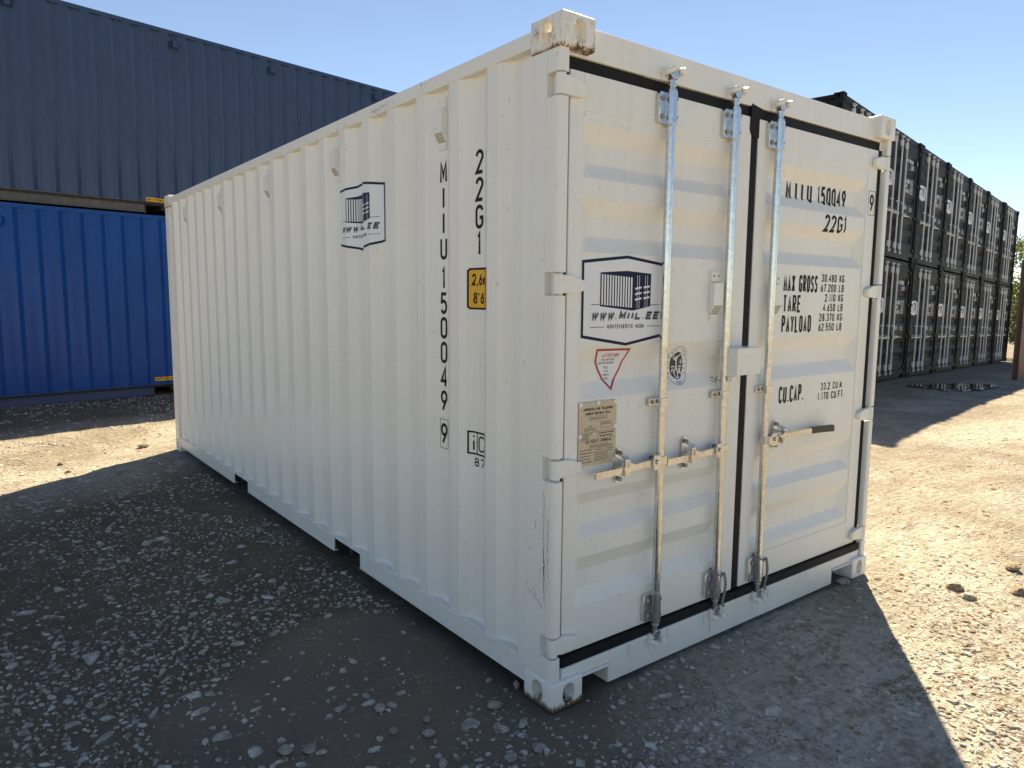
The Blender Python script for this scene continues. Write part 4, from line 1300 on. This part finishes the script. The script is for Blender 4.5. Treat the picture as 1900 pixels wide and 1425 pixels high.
# ------------------------------------------------------------------ puddle in front of the dark row
def water_mat():
    m = NT('puddle_water')
    m.setc((0.035, 0.033, 0.03)); m.set('Roughness', .03); m.set('IOR', 1.33); m.set('Specular IOR Level', .5)
    m.set('Normal', m.bump(m.noise(m.pos(), 6, 2), .02, .01))
    return m.m
pc = [px_ground(u, v)[0] for u, v in ((1690, 717), (1730, 716), (1790, 717), (1840, 720), (1852, 723), (1810, 727), (1760, 726), (1712, 722))]
cx_ = sum((p for p in pc), Vector()) / len(pc)
b = MB(); ring = []
for i in range(len(pc)):
    a, c_ = pc[i], pc[(i + 1) % len(pc)]
    for k in range(6):
        p = a.lerp(c_, k / 6); e = .10 * math.sin(i * 2.3 + k * .9) + rnd.uniform(-.05, .05); dd = (p - cx_).normalized(); ring.append(p + dd * e)
zmin = max(float(ground_z(p.x, p.y)) for p in ring + [cx_]) + .012
b.add([(p.x, p.y, zmin - .016) for p in ring] + [(p.x - (p.x - cx_.x) * .06, p.y - (p.y - cx_.y) * .06, zmin) for p in ring],
      [(i, (i + 1) % len(ring), len(ring) + (i + 1) % len(ring), len(ring) + i) for i in range(len(ring))] + [tuple(range(len(ring), 2 * len(ring)))])
pud = b.build('puddle', water_mat(), None, smooth=None); pud['kind'] = 'structure'

# ------------------------------------------------------------------ rusty column, fence, trees at the right edge
RUSTM = paint('rusty_steel', (0.26, 0.20, 0.17), .8, .6, (0.18, 0.15, 0.13), fade=(0.28, 0.15, 0.11), rust=.25)
p, t = px_ground(1888, 705)
colm = empty('steel_column', (p.x, p.y, p.z), R(-30))
b = MB()
hgt = 2.78
for x0, x1, y0, y1 in ((-.09, .09, -.09, -.076), (-.09, .09, .076, .09), (-.008, .008, -.076, .076)): b.box(x0, x1, y0, y1, .015, hgt)
b.build('shaft', RUSTM, colm, bevel=.004)
b = MB(); b.box(-.12, .12, -.12, .12, -.03, .015)
b.build('base_plate', RUSTM, colm)
b = MB(); b.box(-.095, .095, -.095, .095, hgt, hgt + .012); b.build('cap_plate', RUSTM, colm)
tag(colm, 'rusty brown steel column standing at the right edge of the yard', 'column')

WOOD = plain('weathered_fence_board', (0.20, 0.185, 0.165), .85, var=.35, scale=12)
fr = empty('board_fence', (28.05, 7.0, float(ground_base(28.05))), R(8))
for k in range(14):
    b = MB(); h = 1.9 + .05 * math.sin(k * 2.1); b.box(k * .155, k * .155 + .14, -.012, .012, .0, h); b.build('board', WOOD, fr)
for z in (.4, 1.5):
    b = MB(); b.box(0, 2.2, .0125, .06, z, z + .09); b.build('rail', WOOD, fr)
tag(fr, 'weathered grey board fence past the end of the dark row', 'fence')

def leaf_mat(name, c1, c2):
    m = NT(name)
    nz = m.noise(m.pos(), 5, 3)
    m.setc(m.mix(m.ramp(nz, [(.3, 0.0), (.7, 1.0)]), c1, c2)); m.set('Roughness', .6)
    tr = m.n('ShaderNodeBsdfTranslucent'); tr.inputs[0].default_value = (c2[0] * 1.6, c2[1] * 1.6, c2[2] * .8, 1)
    mx = m.n('ShaderNodeMixShader'); mx.inputs[0].default_value = .45
    out = m.t.nodes['Material Output']
    m.l(m.b.outputs[0], mx.inputs[1]); m.l(tr.outputs[0], mx.inputs[2]); m.l(mx.outputs[0], out.inputs[0])
    return m.m
LEAF = leaf_mat('fresh_leaves', (0.075, 0.12, 0.022), (0.12, 0.17, 0.035))
LEAF2 = leaf_mat('dark_leaves', (0.025, 0.05, 0.014), (0.05, 0.085, 0.022))
BARK = plain('bark', (0.10, 0.08, 0.06), .9, var=.4, scale=20, bump=.6)
def tree(name, loc, h, r, leaf, nleaf, ls, label, seed, low=.3):
    q = random.Random(seed)
    root = empty(name, loc)
    b = MB(); tips = []
    b.tube([(0, 0, -.1), (.04, .02, h * .25), (-.03, .05, h * .5), (.02, 0, h * .8)], [.09 * h / 4, .07 * h / 4, .05 * h / 4, .02 * h / 4], 8)
    for k in range(11):
        z = h * q.uniform(.28, .78); a = q.uniform(0, 6.28); l = r * q.uniform(.55, 1)
        e = (l * math.cos(a), l * math.sin(a), z + q.uniform(.1, .5) * r)
        b.tube([(0, 0, z), (e[0] * .5, e[1] * .5, z + (e[2] - z) * .35), e], [.035 * h / 4, .022 * h / 4, .008], 6)
        tips.append(e)
    b.build('trunk', BARK, root)
    b = MB(); clumps = [(t_, q.uniform(.30, .5) * r) for t_ in tips]
    for k in range(16):
        a = q.uniform(0, 6.28); rr_ = r * math.sqrt(q.random()) * .9; clumps.append(((rr_ * math.cos(a), rr_ * math.sin(a), h * q.uniform(low, .95)), q.uniform(.2, .45) * r))
    for k in range(nleaf):
        c, cr = q.choice(clumps)
        d = Vector((q.gauss(0, 1), q.gauss(0, 1), q.gauss(0, .8))).normalized() * cr * q.random() ** .4
        P = Vector(c) + d
        a = Vector((q.gauss(0, 1), q.gauss(0, 1), q.gauss(0, 1))).normalized(); e = a.orthogonal().normalized(); s = ls * q.uniform(.6, 1.3)
        b.add([P - a * s, P + e * s * .45, P + a * s, P - e * s * .45], [(0, 1, 2, 3)])
    b.build('crown', leaf, root, smooth=None)
    return tag(root, label, 'tree')
tree('leafy_tree', (31.2, 8.3, float(ground_base(31.2))), 4.6, 1.7, LEAF, 7000, .075, 'bright green leafy tree behind the far end of the dark row', 4)
tree('ivy_shrub', (28.9, 7.35, float(ground_base(28.9))), 2.9, .75, LEAF2, 4200, .060, 'dark green shrub growing against the end of the dark row', 9, low=.08)
